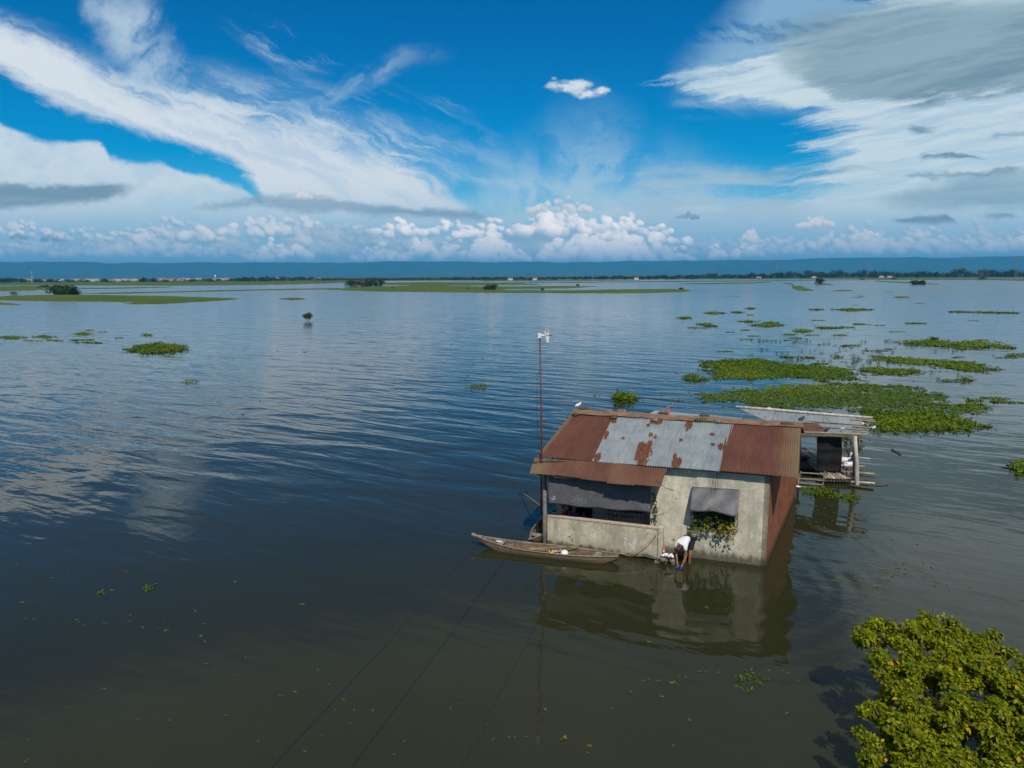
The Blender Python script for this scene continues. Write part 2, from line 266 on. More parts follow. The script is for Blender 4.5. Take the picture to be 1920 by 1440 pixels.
# ------------------------------------------------------------------ mesh helpers
WLOC = {}
def tag(o, label=None, cat=None, group=None, kind=None):
    if label: o['label'] = label
    if cat: o['category'] = cat
    if group: o['group'] = group
    if kind: o['kind'] = kind
    return o
def wl(o): return WLOC.get(o.name, np.zeros(3))
def link(name, me, parent, loc, mats):
    o = bpy.data.objects.new(name, me); COL.objects.link(o)
    for m in (mats if isinstance(mats, (list, tuple)) else [mats]): me.materials.append(m)
    base = wl(parent) if parent is not None else np.zeros(3)
    if parent is not None: o.parent = parent
    o.location = np.array(loc) - base; WLOC[o.name] = np.array(loc, float)
    return o
def thing(name, loc, label, cat, group=None):
    o = bpy.data.objects.new(name, None); COL.objects.link(o); o.empty_display_size = .2
    o.location = loc; WLOC[o.name] = np.array(loc, float)
    return tag(o, label, cat, group)
class MB:
    def __init__(s): s.v = []; s.f = []; s.mi = []; s.cur = 0; s.att = {}
    def add(s, vs, fs):
        b = len(s.v); s.v.extend([tuple(map(float, q)) for q in vs]); s.f.extend([tuple(i + b for i in q) for q in fs]); s.mi.extend([s.cur] * len(fs)); return b
    def quad(s, a, b, c, d): return s.add([a, b, c, d], [(0, 1, 2, 3)])
    def hexa(s, p):      # p: 4 bottom (ccw), 4 top
        return s.add(p, [(3, 2, 1, 0), (4, 5, 6, 7), (0, 1, 5, 4), (1, 2, 6, 5), (2, 3, 7, 6), (3, 0, 4, 7)])
    def box(s, c, sz, ax=None):
        c = np.array(c, float); X, Y, Z = ax if ax is not None else np.eye(3); x, y, z = (np.array(sz, float) / 2)
        P = [c + np.array(X) * i * x + np.array(Y) * j * y + np.array(Z) * k * z for k in (-1, 1) for i, j in ((-1, -1), (1, -1), (1, 1), (-1, 1))]
        return s.hexa(P)
    def bar(s, p0, p1, w, h, upv=(0, 0, 1)):
        p0 = np.array(p0, float); p1 = np.array(p1, float); d = p1 - p0; L = np.linalg.norm(d); d /= L
        u = np.array(upv, float); u = u - d * (u @ d); u /= np.linalg.norm(u); r = np.cross(d, u)
        return s.box((p0 + p1) / 2, (L, w, h), (d, r, u))
    def tube(s, pts, rad, n=8, cap=True):
        pts = [np.array(p, float) for p in pts]; k = len(pts)
        rad = [rad] * k if np.isscalar(rad) else rad
        b = len(s.v); rings = []; u = None
        for i, p in enumerate(pts):
            d = pts[min(i + 1, k - 1)] - pts[max(i - 1, 0)]; d = d / (np.linalg.norm(d) + 1e-12)
            if u is None:
                u = np.cross(d, (0, 0, 1.0)) if abs(d[2]) < .9 else np.cross(d, (1.0, 0, 0))
            u = u - d * (u @ d); u /= np.linalg.norm(u); w = np.cross(d, u)
            rings.append([p + rad[i] * (math.cos(t) * u + math.sin(t) * w) for t in np.linspace(0, 2 * math.pi, n, endpoint=False)])
        vs = [q for r in rings for q in r]; fs = []
        for i in range(k - 1):
            for j in range(n):
                fs.append((i * n + j, i * n + (j + 1) % n, (i + 1) * n + (j + 1) % n, (i + 1) * n + j))
        if cap: fs.append(tuple(range(n - 1, -1, -1))); fs.append(tuple(range((k - 1) * n, k * n)))
        return s.add(vs, fs)
    def lathe(s, c, prof, n=16, ax=None):
        c = np.array(c, float); X, Y, Z = ax if ax is not None else np.eye(3); X, Y, Z = map(np.array, (X, Y, Z))
        vs = [c + r * (math.cos(t) * X + math.sin(t) * Y) + z * Z for r, z in prof for t in np.linspace(0, 2 * math.pi, n, endpoint=False)]
        fs = [(i * n + j, i * n + (j + 1) % n, (i + 1) * n + (j + 1) % n, (i + 1) * n + j) for i in range(len(prof) - 1) for j in range(n)]
        return s.add(vs, fs)
    def ball(s, c, r, n=10, m=7, ax=None):
        r = np.array([r] * 3 if np.isscalar(r) else r, float); c = np.array(c, float); A_ = np.array(ax if ax is not None else np.eye(3), float)
        vs = []; 
        for i in range(m + 1):
            ph = math.pi * i / m
            for j in range(n):
                t = 2 * math.pi * j / n
                q = np.array([math.sin(ph) * math.cos(t), math.sin(ph) * math.sin(t), math.cos(ph)]) * r
                vs.append(c + q @ A_)
        fs = [(i * n + j, (i + 1) * n + j, (i + 1) * n + (j + 1) % n, i * n + (j + 1) % n) for i in range(m) for j in range(n)]
        return s.add(vs, fs)
    def build(s, name, mat, parent=None, smooth=False, loc=None, att=None):
        v = np.array(s.v, float)
        if loc is None: loc = wl(parent) if parent is not None else np.array([v[:, 0].mean(), v[:, 1].mean(), v[:, 2].min()])
        me = bpy.data.meshes.new(name); me.from_pydata((v - np.array(loc)).tolist(), [], s.f)
        o = link(name, me, parent, loc, mat)
        if len(me.materials) > 1: me.polygons.foreach_set('material_index', s.mi)
        if smooth: me.polygons.foreach_set('use_smooth', [True] * len(me.polygons))
        for k, vals in (att or {}).items():
            at_ = me.attributes.new(k, 'FLOAT', 'POINT'); at_.data.foreach_set('value', np.array(vals, np.float32))
        me.update(); return o
def copy_tree(o, parent=None, loc=None):
    c = o.copy(); COL.objects.link(c)
    if parent is not None: c.parent = parent
    WLOC[c.name] = wl(o)
    for ch in list(o.children): copy_tree(ch, c)
    return c

# ------------------------------------------------------------------ materials
def mat(name):
    m = bpy.data.materials.new(name); m.use_nodes = True; t = NT(m.node_tree)
    b = t.n['Principled BSDF']; return m, t, b
def simple(name, c, rough=.7, var=.25, scale=6.0, metal=0.0, bump=0.0, spec=.4):
    m, t, b = mat(name)
    P = t.new('ShaderNodeTexCoord').outputs['Object']
    n1 = t.noise(P, scale, 5, .6); c = np.array(c)
    t.put(b.inputs['Base Color'], t.mix(t.mapr(n1, .3, .7), tuple(c * (1 - var)), tuple(np.minimum(c * (1 + var), .95))))
    b.inputs['Roughness'].default_value = rough; b.inputs['Metallic'].default_value = metal; b.inputs['Specular IOR Level'].default_value = spec
    if bump:
        bn = t.new('ShaderNodeBump'); bn.inputs['Distance'].default_value = bump; t.put(bn.inputs['Height'], t.noise(P, scale * 3, 4, .6)); t.put(b.inputs['Normal'], bn.outputs[0])
    return m

# ------------------------------------------------------------------ water
def water_mat():
    m, t, b = mat('flood_water')
    P = t.new('ShaderNodeNewGeometry').outputs['Position']
    x, y, z = t.sep(P)
    R2 = t.math('SQRT', t.math('ADD', t.math('MULTIPLY', x, x), t.math('MULTIPLY', y, y)))
    def rot(deg, sx, sy):
        mp = t.new('ShaderNodeMapping'); mp.inputs['Rotation'].default_value = (0, 0, math.radians(deg)); mp.inputs['Scale'].default_value = (1, 1, 1)
        t.put(mp.inputs['Vector'], P)
        return t.vmath('MULTIPLY', mp.outputs[0], (sx, sy, 1))
    big = t.noise(P, .022, 3, .55)
    # calm pool close to the house and the camera, ripples further out
    calm = t.mapr(t.math('ADD', y, t.math('MULTIPLY', t.math('SUBTRACT', big, .5), 16.0)), 16.0, 44.0, .10, 1.0, smooth=True)
    right = t.mapr(x, -4.0, 26.0, 1.0, .55, smooth=True)
    w1 = t.noise(rot(29, .17, .58), .95, 2, .45, .6)
    w2 = t.noise(rot(35, .5, 1.6), 1.0, 2, .5, .4)
    w3 = t.noise(rot(-12, 1.2, 2.8), 1.6, 3, .55)
    h = t.math('MULTIPLY', w1, .145)
    h = t.math('ADD', h, t.math('MULTIPLY', w2, .024))
    h = t.math('ADD', h, t.math('MULTIPLY', w3, t.math('MULTIPLY', t.mapr(big, .42, .6, .3, 1.0), .008)))
    h = t.math('MULTIPLY', h, t.math('MULTIPLY', calm, right))
    # rings spreading from the washing
    cx, cy, _ = at(1280, 1062)
    r = t.math('SQRT', t.math('ADD', t.math('POWER', t.math('SUBTRACT', x, cx), 2.0), t.math('POWER', t.math('SUBTRACT', y, cy), 2.0)))
    rn = t.math('ADD', r, t.math('MULTIPLY', t.noise(P, .35, 3, .5), 1.2))
    ring = t.math('MULTIPLY', t.math('SINE', t.math('MULTIPLY', rn, 8.5)), t.math('MULTIPLY', t.mapr(r, .4, 11.0, 1.0, 0.0, smooth=True), t.mapr(t.noise(P, .3, 2), .35, .65, .15, 1.0)))
    h = t.math('ADD', h, t.math('MULTIPLY', ring, .0055))
    h = t.math('ADD', h, t.math('MULTIPLY', t.noise(rot(30, .55, 1.3), .8, 3, .5), .020))
    bn = t.new('ShaderNodeBump'); bn.inputs['Distance'].default_value = 1.0; t.put(bn.inputs['Strength'], t.mapr(R2, 70.0, 420.0, 1.0, .25)); t.put(bn.inputs['Height'], h)
    t.put(b.inputs['Normal'], bn.outputs[0])
    mud = t.noise(P, .09, 5, .6)
    t.put(b.inputs['Base Color'], t.mix(t.mapr(mud, .3, .7), (.0225, .0240, .0098), (.0285, .0290, .0120)))
    t.put(b.inputs['Roughness'], t.mapr(R2, 30.0, 400.0, .02, .16))
    b.inputs['IOR'].default_value = 1.33; b.inputs['Specular IOR Level'].default_value = .5
    return m
M = {}
M['water'] = water_mat()
def flat(name, pts, z, mat_, kind='structure'):
    mb = MB(); mb.add([(p[0], p[1], z) for p in pts], [tuple(range(len(pts)))])
    return tag(mb.build(name, mat_, loc=(0, 0, 0)), kind=kind)
wb = MB(); rings = [0, 30, 80, 200, 600, 2000, 6000, 20000, 30000]; nseg = 72
wb.add([(0, 0, 0)] + [(r * math.cos(t_), r * math.sin(t_), 0) for r in rings[1:] for t_ in np.linspace(0, 2 * math.pi, nseg, endpoint=False)],
       [(0, 1 + j, 1 + (j + 1) % nseg) for j in range(nseg)] + [(1 + i * nseg + j, 1 + (i + 1) * nseg + j, 1 + (i + 1) * nseg + (j + 1) % nseg, 1 + i * nseg + (j + 1) % nseg) for i in range(len(rings) - 2) for j in range(nseg)])
tag(wb.build('water', M['water'], loc=(0, 0, 0)), kind='structure')

# ------------------------------------------------------------------ hills, haze
HD = 12000.0
M['hill'] = simple('hill_forest', (.030, .055, .022), .95, .35, .0022)
hb = MB(); na = 260; ns = 14; az_ = np.linspace(-75, 75, na); prof = []
ph = rng.uniform(0, 6.28, 12)
for i, a_ in enumerate(az_):
    rr = sum(math.sin(a_ * k * .19 + ph[k]) / (k + .6) for k in range(1, 12))
    top = 258 + 15 * rr + rng.normal() * 3
    for j in range(ns):
        f = j / (ns - 1)
        ridge = .5 + .5 * math.sin(a_ * 1.9 + 3 * math.sin(a_ * .7) + f * 3)
        d = HD + 1500 * f + 420 * (ridge - .5) * math.sin(math.pi * f)
        zz = top * (f ** .8) * (1 + .0 * ridge) + (18 * math.sin(a_ * 3.1 + f * 5) + 10 * math.sin(a_ * 7.3 + f * 9)) * math.sin(math.pi * f)
        prof.append((d * math.sin(math.radians(a_)), d * math.cos(math.radians(a_)), zz - 2))
hb.add(prof, [(i * ns + j, (i + 1) * ns + j, (i + 1) * ns + j + 1, i * ns + j + 1) for i in range(na - 1) for j in range(ns - 1)])
tag(hb.build('hills', M['hill'], smooth=True, loc=(0, 0, 0)), kind='structure')
hz = bpy.data.materials.new('haze_air'); hz.use_nodes = True; t_ = NT(hz.node_tree)
for n_ in list(t_.n): t_.n.remove(n_)
ou = t_.new('ShaderNodeOutputMaterial'); pv = t_.new('ShaderNodeVolumePrincipled')
pv.inputs['Color'].default_value = (.075, .53, 1.0, 1); pv.inputs['Density'].default_value = 0.9e-4; pv.inputs['Anisotropy'].default_value = 0.0
t_.l.new(pv.outputs[0], ou.inputs['Volume'])
mb = MB(); mb.box((0, 0, 160), (64000, 64000, 324)); tag(mb.build('haze', hz, loc=(0, 0, 0)), kind='stuff')
# ------------------------------------------------------------------ house frame: s along the front wall, o outwards, z up
FR = at(1436, 1062); HA = math.radians(-19.5)
ha = np.array([math.cos(HA), math.sin(HA), 0]); hn = np.array([math.sin(HA), -math.cos(HA), 0])
def w(s, o, z): return np.array([FR[0], FR[1], 0]) + ha * s + hn * o + np.array([0, 0, z])
def loc(p): d = np.array(p) - FR; return np.array([d @ ha, d @ hn, p[2]])
def LO(px, py, o): return onplane(px, py, w(0, o, 0), hn)
AX = (ha, hn, np.array([0, 0, 1.0]))
def wbox(mb, s0, s1, o0, o1, z0, z1): mb.box(w((s0 + s1) / 2, (o0 + o1) / 2, (z0 + z1) / 2), (s1 - s0, o1 - o0, z1 - z0), AX)

def concrete(name, c=(.40, .355, .265), foot=.42, dark=.5, seed=0.0):
    m, t, b = mat(name)
    P = t.new('ShaderNodeNewGeometry').outputs['Position']; P = t.vmath('ADD', P, (seed, seed * .7, 0)); x, y, z = t.sep(P)
    n1 = t.noise(P, 1.1, 6, .62); n2 = t.noise(P, 5.0, 6, .6); st = t.noise(t.vmath('MULTIPLY', P, (3.5, 3.5, .45)), 1.0, 5, .6); n3 = t.noise(P, 22, 3, .6)
    c = np.array(c)
    col = t.mix(t.mapr(n1, .35, .68), tuple(c * .66), tuple(np.minimum(c * 1.16, .82)))
    col = t.mix(t.mapr(n2, .50, .66, 0, .75), col, tuple(c * np.array((.58, .61, .64))))
    col = t.mix(t.mapr(st, .50, .70, 0, .75), col, tuple(c * np.array((.52, .54, .55))))
    col = t.mix(t.mapr(t.math('ADD', n2, t.math('MULTIPLY', n1, .5)), .93, 1.0, 0, .8), col, (.060, .058, .05))
    pl = t.noise(P, 2.6, 6, .7); col = t.mix(t.mapr(pl, .60, .64, 0, .75), col, (.70, .69, .65)); crk = t.math('ABSOLUTE', t.math('SUBTRACT', pl, .56)); col = t.mix(t.mapr(crk, .006, .0, 0, .6), col, (.10, .09, .075))
    wet = t.math('ADD', z, t.math('MULTIPLY', t.math('SUBTRACT', n2, .5), .55))
    wet = t.math('ADD', wet, t.math('MULTIPLY', t.math('SUBTRACT', st, .5), .5))
    col = t.mix(t.mapr(wet, foot * .25, foot * 1.05, .96, 0, smooth=True), col, t.mix(t.mapr(n3, .4, .6), (.035, .036, .026), (.14, .135, .10)))
    col = t.mix(t.mapr(wet, foot * .9, foot * 2.0, .35 * dark, 0, smooth=True), col, (.22, .185, .09))
    t.put(b.inputs['Base Color'], col); b.inputs['Roughness'].default_value = .9; b.inputs['Specular IOR Level'].default_value = .2
    bn = t.new('ShaderNodeBump'); bn.inputs['Distance'].default_value = .012; t.put(bn.inputs['Height'], t.noise(P, 9, 5, .65)); t.put(b.inputs['Normal'], bn.outputs[0])
    return m
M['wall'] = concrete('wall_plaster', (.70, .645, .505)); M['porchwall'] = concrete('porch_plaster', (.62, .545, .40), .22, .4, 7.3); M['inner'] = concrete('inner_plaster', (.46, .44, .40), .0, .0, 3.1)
M['coping'] = simple('coping', (.50, .40, .30), .9, .25, 9)
def brick_mat():
    m, t, b = mat('brick'); P = t.new('ShaderNodeTexCoord').outputs['Object']; x, y, z = t.sep(P)
    br = t.new('ShaderNodeTexBrick'); t.put(br.inputs['Vector'], t.comb(y, z, 0.0)); br.inputs['Scale'].default_value = 1
    br.inputs['Brick Width'].default_value = .24; br.inputs['Row Height'].default_value = .085; br.inputs['Mortar Size'].default_value = .011; br.inputs['Bias'].default_value = -.1
    br.inputs['Color1'].default_value = (.44, .135, .055, 1); br.inputs['Color2'].default_value = (.33, .10, .045, 1); br.inputs['Mortar'].default_value = (.20, .13, .085, 1)
    n = t.noise(P, 2.4, 6, .65); n2 = t.noise(t.vmath('MULTIPLY', P, (3, 3, .4)), 1.3, 5, .6)
    col = t.mix(t.mapr(n, .48, .72, 0, .75), br.outputs['Color'], (.075, .045, .03)); col = t.mix(t.mapr(n2, .58, .75, 0, .6), col, (.30, .19, .12))
    col = t.mix(t.mapr(z, .0, .45, .8, 0, smooth=True), col, (.05, .042, .03))
    t.put(b.inputs['Base Color'], col); b.inputs['Roughness'].default_value = .92; b.inputs['Specular IOR Level'].default_value = .15
    bn = t.new('ShaderNodeBump'); bn.inputs['Distance'].default_value = .02; t.put(bn.inputs['Height'], t.math('ADD', br.outputs['Fac'], n)); bn.invert = True; t.put(b.inputs['Normal'], bn.outputs[0])
    return m
M['brick'] = brick_mat()
def slope(t, P, sc):
    mp = t.new('ShaderNodeMapping'); mp.inputs['Rotation'].default_value = (0, 0, -HA); t.put(mp.inputs['Vector'], P); return t.vmath('MULTIPLY', mp.outputs[0], sc)
def rust_mat():
    m, t, b = mat('rusted_sheet'); P = t.new('ShaderNodeNewGeometry').outputs['Position']
    n1 = t.noise(P, .9, 6, .6); n2 = t.noise(P, 14, 4, .6); st = t.noise(slope(t, P, (8, .8, .8)), 1.0, 5, .6)
    col = t.mix(t.mapr(n1, .3, .7), (.105, .042, .029), (.15, .062, .043)); col = t.mix(t.mapr(st, .5, .8, 0, .5), col, (.19, .09, .055)); col = t.mix(t.mapr(n2, .58, .8, 0, .5), col, (.09, .036, .024))
    pk = t.noise(slope(t, P, (3, .8, .8)), 1.0, 6, .7); col = t.mix(t.mapr(pk, .52, .70, 0, .6), col, (.085, .040, .030)); col = t.mix(t.mapr(pk, .42, .30, 0, .45), col, (.20, .10, .062))
    gu = t.new('ShaderNodeAttribute', attribute_name='old').outputs['Fac']
    col = t.mix(t.math('MULTIPLY', t.mapr(t.math('ADD', gu, t.math('MULTIPLY', n1, .5)), .35, 1.0), .85), col, (.19, .135, .075))
    col = t.mix(1.0, col, t.mix(t.new('ShaderNodeAttribute', attribute_name='tint').outputs['Fac'], (.84, .82, .80), (1.1, 1.08, 1.06)), 'MULTIPLY')
    t.put(b.inputs['Base Color'], col); b.inputs['Roughness'].default_value = .78; b.inputs['Specular IOR Level'].default_value = .25
    return m
M['rust'] = rust_mat()
def galv_mat():
    m, t, b = mat('galvanised_sheet'); P = t.new('ShaderNodeNewGeometry').outputs['Position']
    n1 = t.noise(P, 1.3, 6, .62); n2 = t.noise(slope(t, P, (13, 4, 4)), 1.0, 5, .65); st = t.noise(slope(t, P, (9, .9, .9)), 1.0, 5, .6)
    col = t.mix(t.mapr(n1, .3, .7), (.29, .325, .335), (.42, .45, .45)); col = t.mix(t.mapr(st, .5, .75, 0, .5), col, (.18, .21, .225)); col = t.mix(t.mapr(n2, .6, .75, 0, .35), col, (.48, .50, .50))
    ru = t.new('ShaderNodeAttribute', attribute_name='rust').outputs['Fac']
    rs = t.noise(slope(t, P, (15, .45, .45)), 1.0, 4, .6); col = t.mix(t.mapr(rs, .60, .78, 0, .75), col, (.22, .13, .075)); dk = t.noise(slope(t, P, (5, 1.4, 1.4)), 1.0, 6, .7); col = t.mix(t.mapr(dk, .56, .70, 0, .55), col, (.15, .165, .175))
    e = t.math('ADD', ru, t.math('MULTIPLY', t.math('SUBTRACT', n2, .5), 1.3)); e = t.math('ADD', e, t.math('MULTIPLY', t.math('SUBTRACT', st, .5), 1.3))
    col = t.mix(t.mapr(e, .42, .55, smooth=True), col, t.mix(t.mapr(n2, .4, .62), (.085, .031, .016), (.18, .072, .029)))
    col = t.mix(1.0, col, t.mix(t.new('ShaderNodeAttribute', attribute_name='tint').outputs['Fac'], (.80, .82, .84), (1.06, 1.05, 1.04)), 'MULTIPLY')
    t.put(b.inputs['Base Color'], col); t.put(b.inputs['Roughness'], t.mapr(e, .42, .55, .45, .85)); t.put(b.inputs['Metallic'], t.mapr(e, .42, .55, .25, 0.0))
    return m
M['galv'] = galv_mat()
def wood_mat(name, c, gr=(1, 8, 8), rough=.85):
    m, t, b = mat(name); P = t.new('ShaderNodeTexCoord').outputs['Object']; c = np.array(c)
    n = t.noise(t.vmath('MULTIPLY', P, gr), 2.2, 6, .65); n2 = t.noise(P, 3, 5, .6)
    col = t.mix(t.mapr(n, .32, .68), tuple(c * .55), tuple(c * 1.25)); col = t.mix(t.mapr(n2, .5, .72, 0, .6), col, tuple(c * np.array((.5, .5, .5))))
    t.put(b.inputs['Base Color'], col); b.inputs['Roughness'].default_value = rough; b.inputs['Specular IOR Level'].default_value = .25
    return m
M['boat'] = wood_mat('weathered_boat_wood', (.205, .142, .085), (1.2, 7, 7)); M['wood'] = wood_mat('old_wood', (.17, .12, .075), (3, 3, 3)); M['greywood'] = wood_mat('grey_wood', (.26, .235, .19), (3, 3, 6))
M['paddle'] = wood_mat('pale_wood', (.34, .245, .13), (2, 9, 9)); M['bamboo'] = wood_mat('bamboo', (.33, .28, .19), (2, 2, 2)); M['bamboodark'] = wood_mat('dark_bamboo', (.11, .095, .07), (2, 2, 2)); M['palebamboo'] = wood_mat('bleached_bamboo', (.56, .50, .45), (4, 4, 1))  # bamboodark: darker bamboo tone for rear floor poles, beams and floats
M['cloth'] = simple('dark_shade_cloth', (.115, .115, .122), .85, .22, 3.0, bump=.01); M['cloth2'] = simple('black_net', (.022, .024, .024), .9, .4, 9)
M['sheet'] = simple('grey_plastic_sheet', (.105, .105, .11), .5, .4, 2.6, bump=.004)
M['iron'] = simple('dark_iron', (.03, .03, .032), .6, .3, 20); M['mast'] = simple('red_oxide_pipe', (.13, .035, .03), .6, .35, 9); M['cable'] = simple('black_cable', (.012, .016, .028), .5, .1, 5)
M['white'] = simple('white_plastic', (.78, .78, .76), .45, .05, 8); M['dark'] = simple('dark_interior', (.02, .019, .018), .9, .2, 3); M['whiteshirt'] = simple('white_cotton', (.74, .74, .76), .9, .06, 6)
M['navy'] = simple('navy_cotton', (.014, .018, .035), .9, .2, 9); M['skin'] = simple('skin', (.30, .135, .07), .6, .10, 9); M['hair'] = simple('black_hair', (.012, .010, .010), .5, .3, 30)
M['red'] = simple('red_cotton', (.33, .02, .025), .9, .15, 8); M['purple'] = simple('purple_cotton', (.09, .03, .20), .9, .15, 8); M['teal'] = simple('grey_cotton', (.15, .13, .14), .9, .15, 8)
M['blue'] = simple('blue_cloth', (.03, .05, .28), .85, .3, 14); M['orange'] = simple('orange_cap', (.75, .10, .012), .5, .05, 9); M['yellow'] = simple('yellow_plastic', (.75, .50, .02), .5, .1, 9)
M['moss'] = simple('mossy_stone', (.085, .075, .04), .95, .5, 9, bump=.03); M['stone'] = simple('grey_stone', (.20, .17, .13), .95, .4, 8, bump=.03); M['pink'] = simple('pink_cloth', (.55, .10, .16), .9, .2, 9)
M['pigeon'] = simple('slate_feathers', (.045, .048, .06), .7, .3, 20); M['feather'] = simple('white_feathers', (.80, .79, .76), .8, .05, 20); M['beak'] = simple('orange_beak', (.55, .20, .05), .5, .1, 9)
M['rope'] = simple('pale_rope', (.33, .28, .18), .9, .2, 20); M['greyplastic'] = simple('clear_bottle', (.45, .5, .52), .3, .1, 9)

# ------------------------------------------------------------------ house
house = thing('house', w(-3, -3, 0), 'flooded concrete and brick house under a patched rusty corrugated roof', 'house')
mb = MB()
ws0, ws1, wz0, wz1 = -2.32, -1.02, 1.08, 1.92
wbox(mb, -3.29, ws0, -.16, 0, -.6, 3.02); wbox(mb, ws1, -.003, -.16, 0, -.6, 3.02); wbox(mb, ws0, ws1, -.16, 0, -.6, wz0); wbox(mb, ws0, ws1, -.16, 0, wz1, 3.02)
wbox(mb, -3.76, -3.292, -.16, -.006, -.6, 3.02)
mb.build('front_wall', M['wall'], house)
# brick gable wall
mb = MB()
prof = [(0, -.6), (0, 3.04), (-3.3, 4.03), (-6.95, 3.0), (-8.2, 2.65), (-8.2, -.6)]
bs = lambda o: -o * .147
q0 = [w(bs(o), o, z) for o, z in prof]; q1 = [w(bs(o) - .16, o, z) for o, z in prof]; k = len(prof)
mb.add(q0 + q1, [tuple(range(k))[::-1], tuple(range(k, 2 * k))] + [(i, (i + 1) % k, (i + 1) % k + k, i + k) for i in range(k)])
mb.build('brick_wall', M['brick'], house)
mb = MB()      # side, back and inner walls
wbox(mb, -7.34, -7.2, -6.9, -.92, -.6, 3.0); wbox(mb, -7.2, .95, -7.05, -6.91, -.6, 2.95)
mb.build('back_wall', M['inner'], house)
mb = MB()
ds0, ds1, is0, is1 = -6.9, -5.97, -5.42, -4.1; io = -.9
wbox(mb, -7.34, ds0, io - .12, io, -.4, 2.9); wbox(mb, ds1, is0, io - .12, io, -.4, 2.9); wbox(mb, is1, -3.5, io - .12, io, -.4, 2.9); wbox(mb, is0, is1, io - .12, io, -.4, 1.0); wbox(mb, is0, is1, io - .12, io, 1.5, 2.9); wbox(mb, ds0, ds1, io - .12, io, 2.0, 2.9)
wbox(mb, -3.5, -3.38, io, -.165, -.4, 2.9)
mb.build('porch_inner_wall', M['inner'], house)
mb = MB(); wbox(mb, -7.3, -3.4, io, .30, -.3, .12); wbox(mb, -7.19, -.2, -6.9, io - .13, -.3, .12); mb.build('floor', M['porchwall'], house)
# door leaf ajar and window bars of the porch
mb = MB(); wbox(mb, ds0 + .02, ds0 + .06, io - .95, io - .13, .13, 1.98); mb.build('door', M['wood'], house)
mb = MB()
for i in range(11): s_ = is0 - .06 + i * (is1 - is0 + .12) / 10; mb.tube([w(s_, io + .14, .60), w(s_, io + .14, 1.56)], .009, 5)
for z_ in (.62, .92, 1.22, 1.54): mb.tube([w(is0 - .08, io + .14, z_), w(is1 + .08, io + .14, z_)], .009, 5)
for s_ in (is0 - .06, is1 + .06):
    for z_ in (.62, 1.54): mb.tube([w(s_, io - .02, z_), w(s_, io + .14, z_)], .009, 5)
mb.build('window_grille', M['iron'], house)
# porch parapet, slightly skewed to the house
pw0, pw1 = (-7.30, .36), (-3.30, .74)
def pwp(t, d, z): return w(pw0[0] + (pw1[0] - pw0[0]) * t, pw0[1] + (pw1[1] - pw0[1]) * t - d, z)
mb = MB(); nseg_ = 16
for i in range(nseg_):
    t0, t1 = i / nseg_, (i + 1) / nseg_; zt = lambda t: 1.0 + .12 * t; zb = lambda t: -.12 + .22 * t + .03 * math.sin(t * 31)
    mb.add([pwp(t0, .13, zb(t0)), pwp(t0, 0, zb(t0)), pwp(t1, 0, zb(t1)), pwp(t1, .13, zb(t1)), pwp(t0, .13, zt(t0)), pwp(t0, 0, zt(t0)), pwp(t1, 0, zt(t1)), pwp(t1, .13, zt(t1))],
           [(0, 1, 2, 3), (7, 6, 5, 4), (1, 5, 6, 2), (3, 7, 4, 0)] + ([(0, 4, 5, 1)] if i == 0 else []) + ([(2, 6, 7, 3)] if i == nseg_ - 1 else []))
mb.build('porch_wall', M['porchwall'], house)
mb = MB(); mb.hexa([pwp(0, .15, 1.003), pwp(0, -.02, 1.003), pwp(.985, -.02, 1.121), pwp(.985, .15, 1.121), pwp(0, .15, 1.05), pwp(0, -.02, 1.05), pwp(.985, -.02, 1.168), pwp(.985, .15, 1.168)]); mb.build('coping', M['coping'], house)
mb = MB(); mb.box(pwp(1.0, .05, .62), (.16, .2, 1.15), AX); mb.box(pwp(1.0, .02, -.1), (.34, .3, .28), AX); mb.build('porch_pillar', M['porchwall'], house)
mb = MB(); mb.tube([w(-7.38, .44, -.7), w(-7.37, .44, 1.0), w(-7.36, .45, 2.75)], [.085, .075, .07], 10); mb.build('porch_post', M['greywood'], house, smooth=True)
mb = MB()
for s_ in (-3.45, -5.3, -7.25): mb.bar(w(s_, 1.0, 2.66), w(s_, -.2, 3.0), .05, .07)
mb.bar(w(-7.45, .95, 2.66), w(-3.36, .95, 2.66), .05, .06); mb.build('porch_rafter', M['wood'], house)

# corrugated roofing
def corr(name, c00, c10, c11, c01, m, parent, att=None, nv=14, amp=.015, pitch=.0762, sag=.02, edge=.0, per=6):
    c00, c10, c11, c01 = map(lambda c: np.array(c, float), (c00, c10, c11, c01))      # eave start, eave end, top end, top start
    Lu = np.linalg.norm(c10 - c00); nu = int(Lu / pitch * per); nrm = np.cross(c10 - c00, c01 - c00); nrm /= np.linalg.norm(nrm)
    if nrm[2] < 0: nrm = -nrm
    ed = rng.normal(0, 1, int(Lu / .9) + 2); tn = rng.uniform(0, 1, int(Lu / .9) + 2); vs = []; A_ = {k: [] for k in (att or {})}; A_['tint'] = []
    for j in range(nv + 1):
        for i in range(nu + 1):
            u, v = i / nu, j / nv
            p = (c00 * (1 - u) + c10 * u) * (1 - v) + (c01 * (1 - u) + c11 * u) * v
            sh = int(u * Lu / .9); p = p - (c01 - c00) / np.linalg.norm(c01 - c00) * edge * ed[sh] * (1 - v) ** 6
            p = p + nrm * (amp * math.sin(2 * math.pi * u * Lu / pitch) + sag * math.sin(u * Lu * 1.7 + c00[0]) * math.sin(v * 3 + 1) * .5 + .006 * (sh % 2))
            vs.append(p); A_['tint'].append(tn[sh])
            for k, fn in (att or {}).items(): A_[k].append(fn(u, v, p))
    fs = [(j * (nu + 1) + i, j * (nu + 1) + i + 1, (j + 1) * (nu + 1) + i + 1, (j + 1) * (nu + 1) + i) for j in range(nv) for i in range(nu)]
    mb = MB(); mb.add(vs, fs); return mb.build(name, m, parent, smooth=True, att=A_)
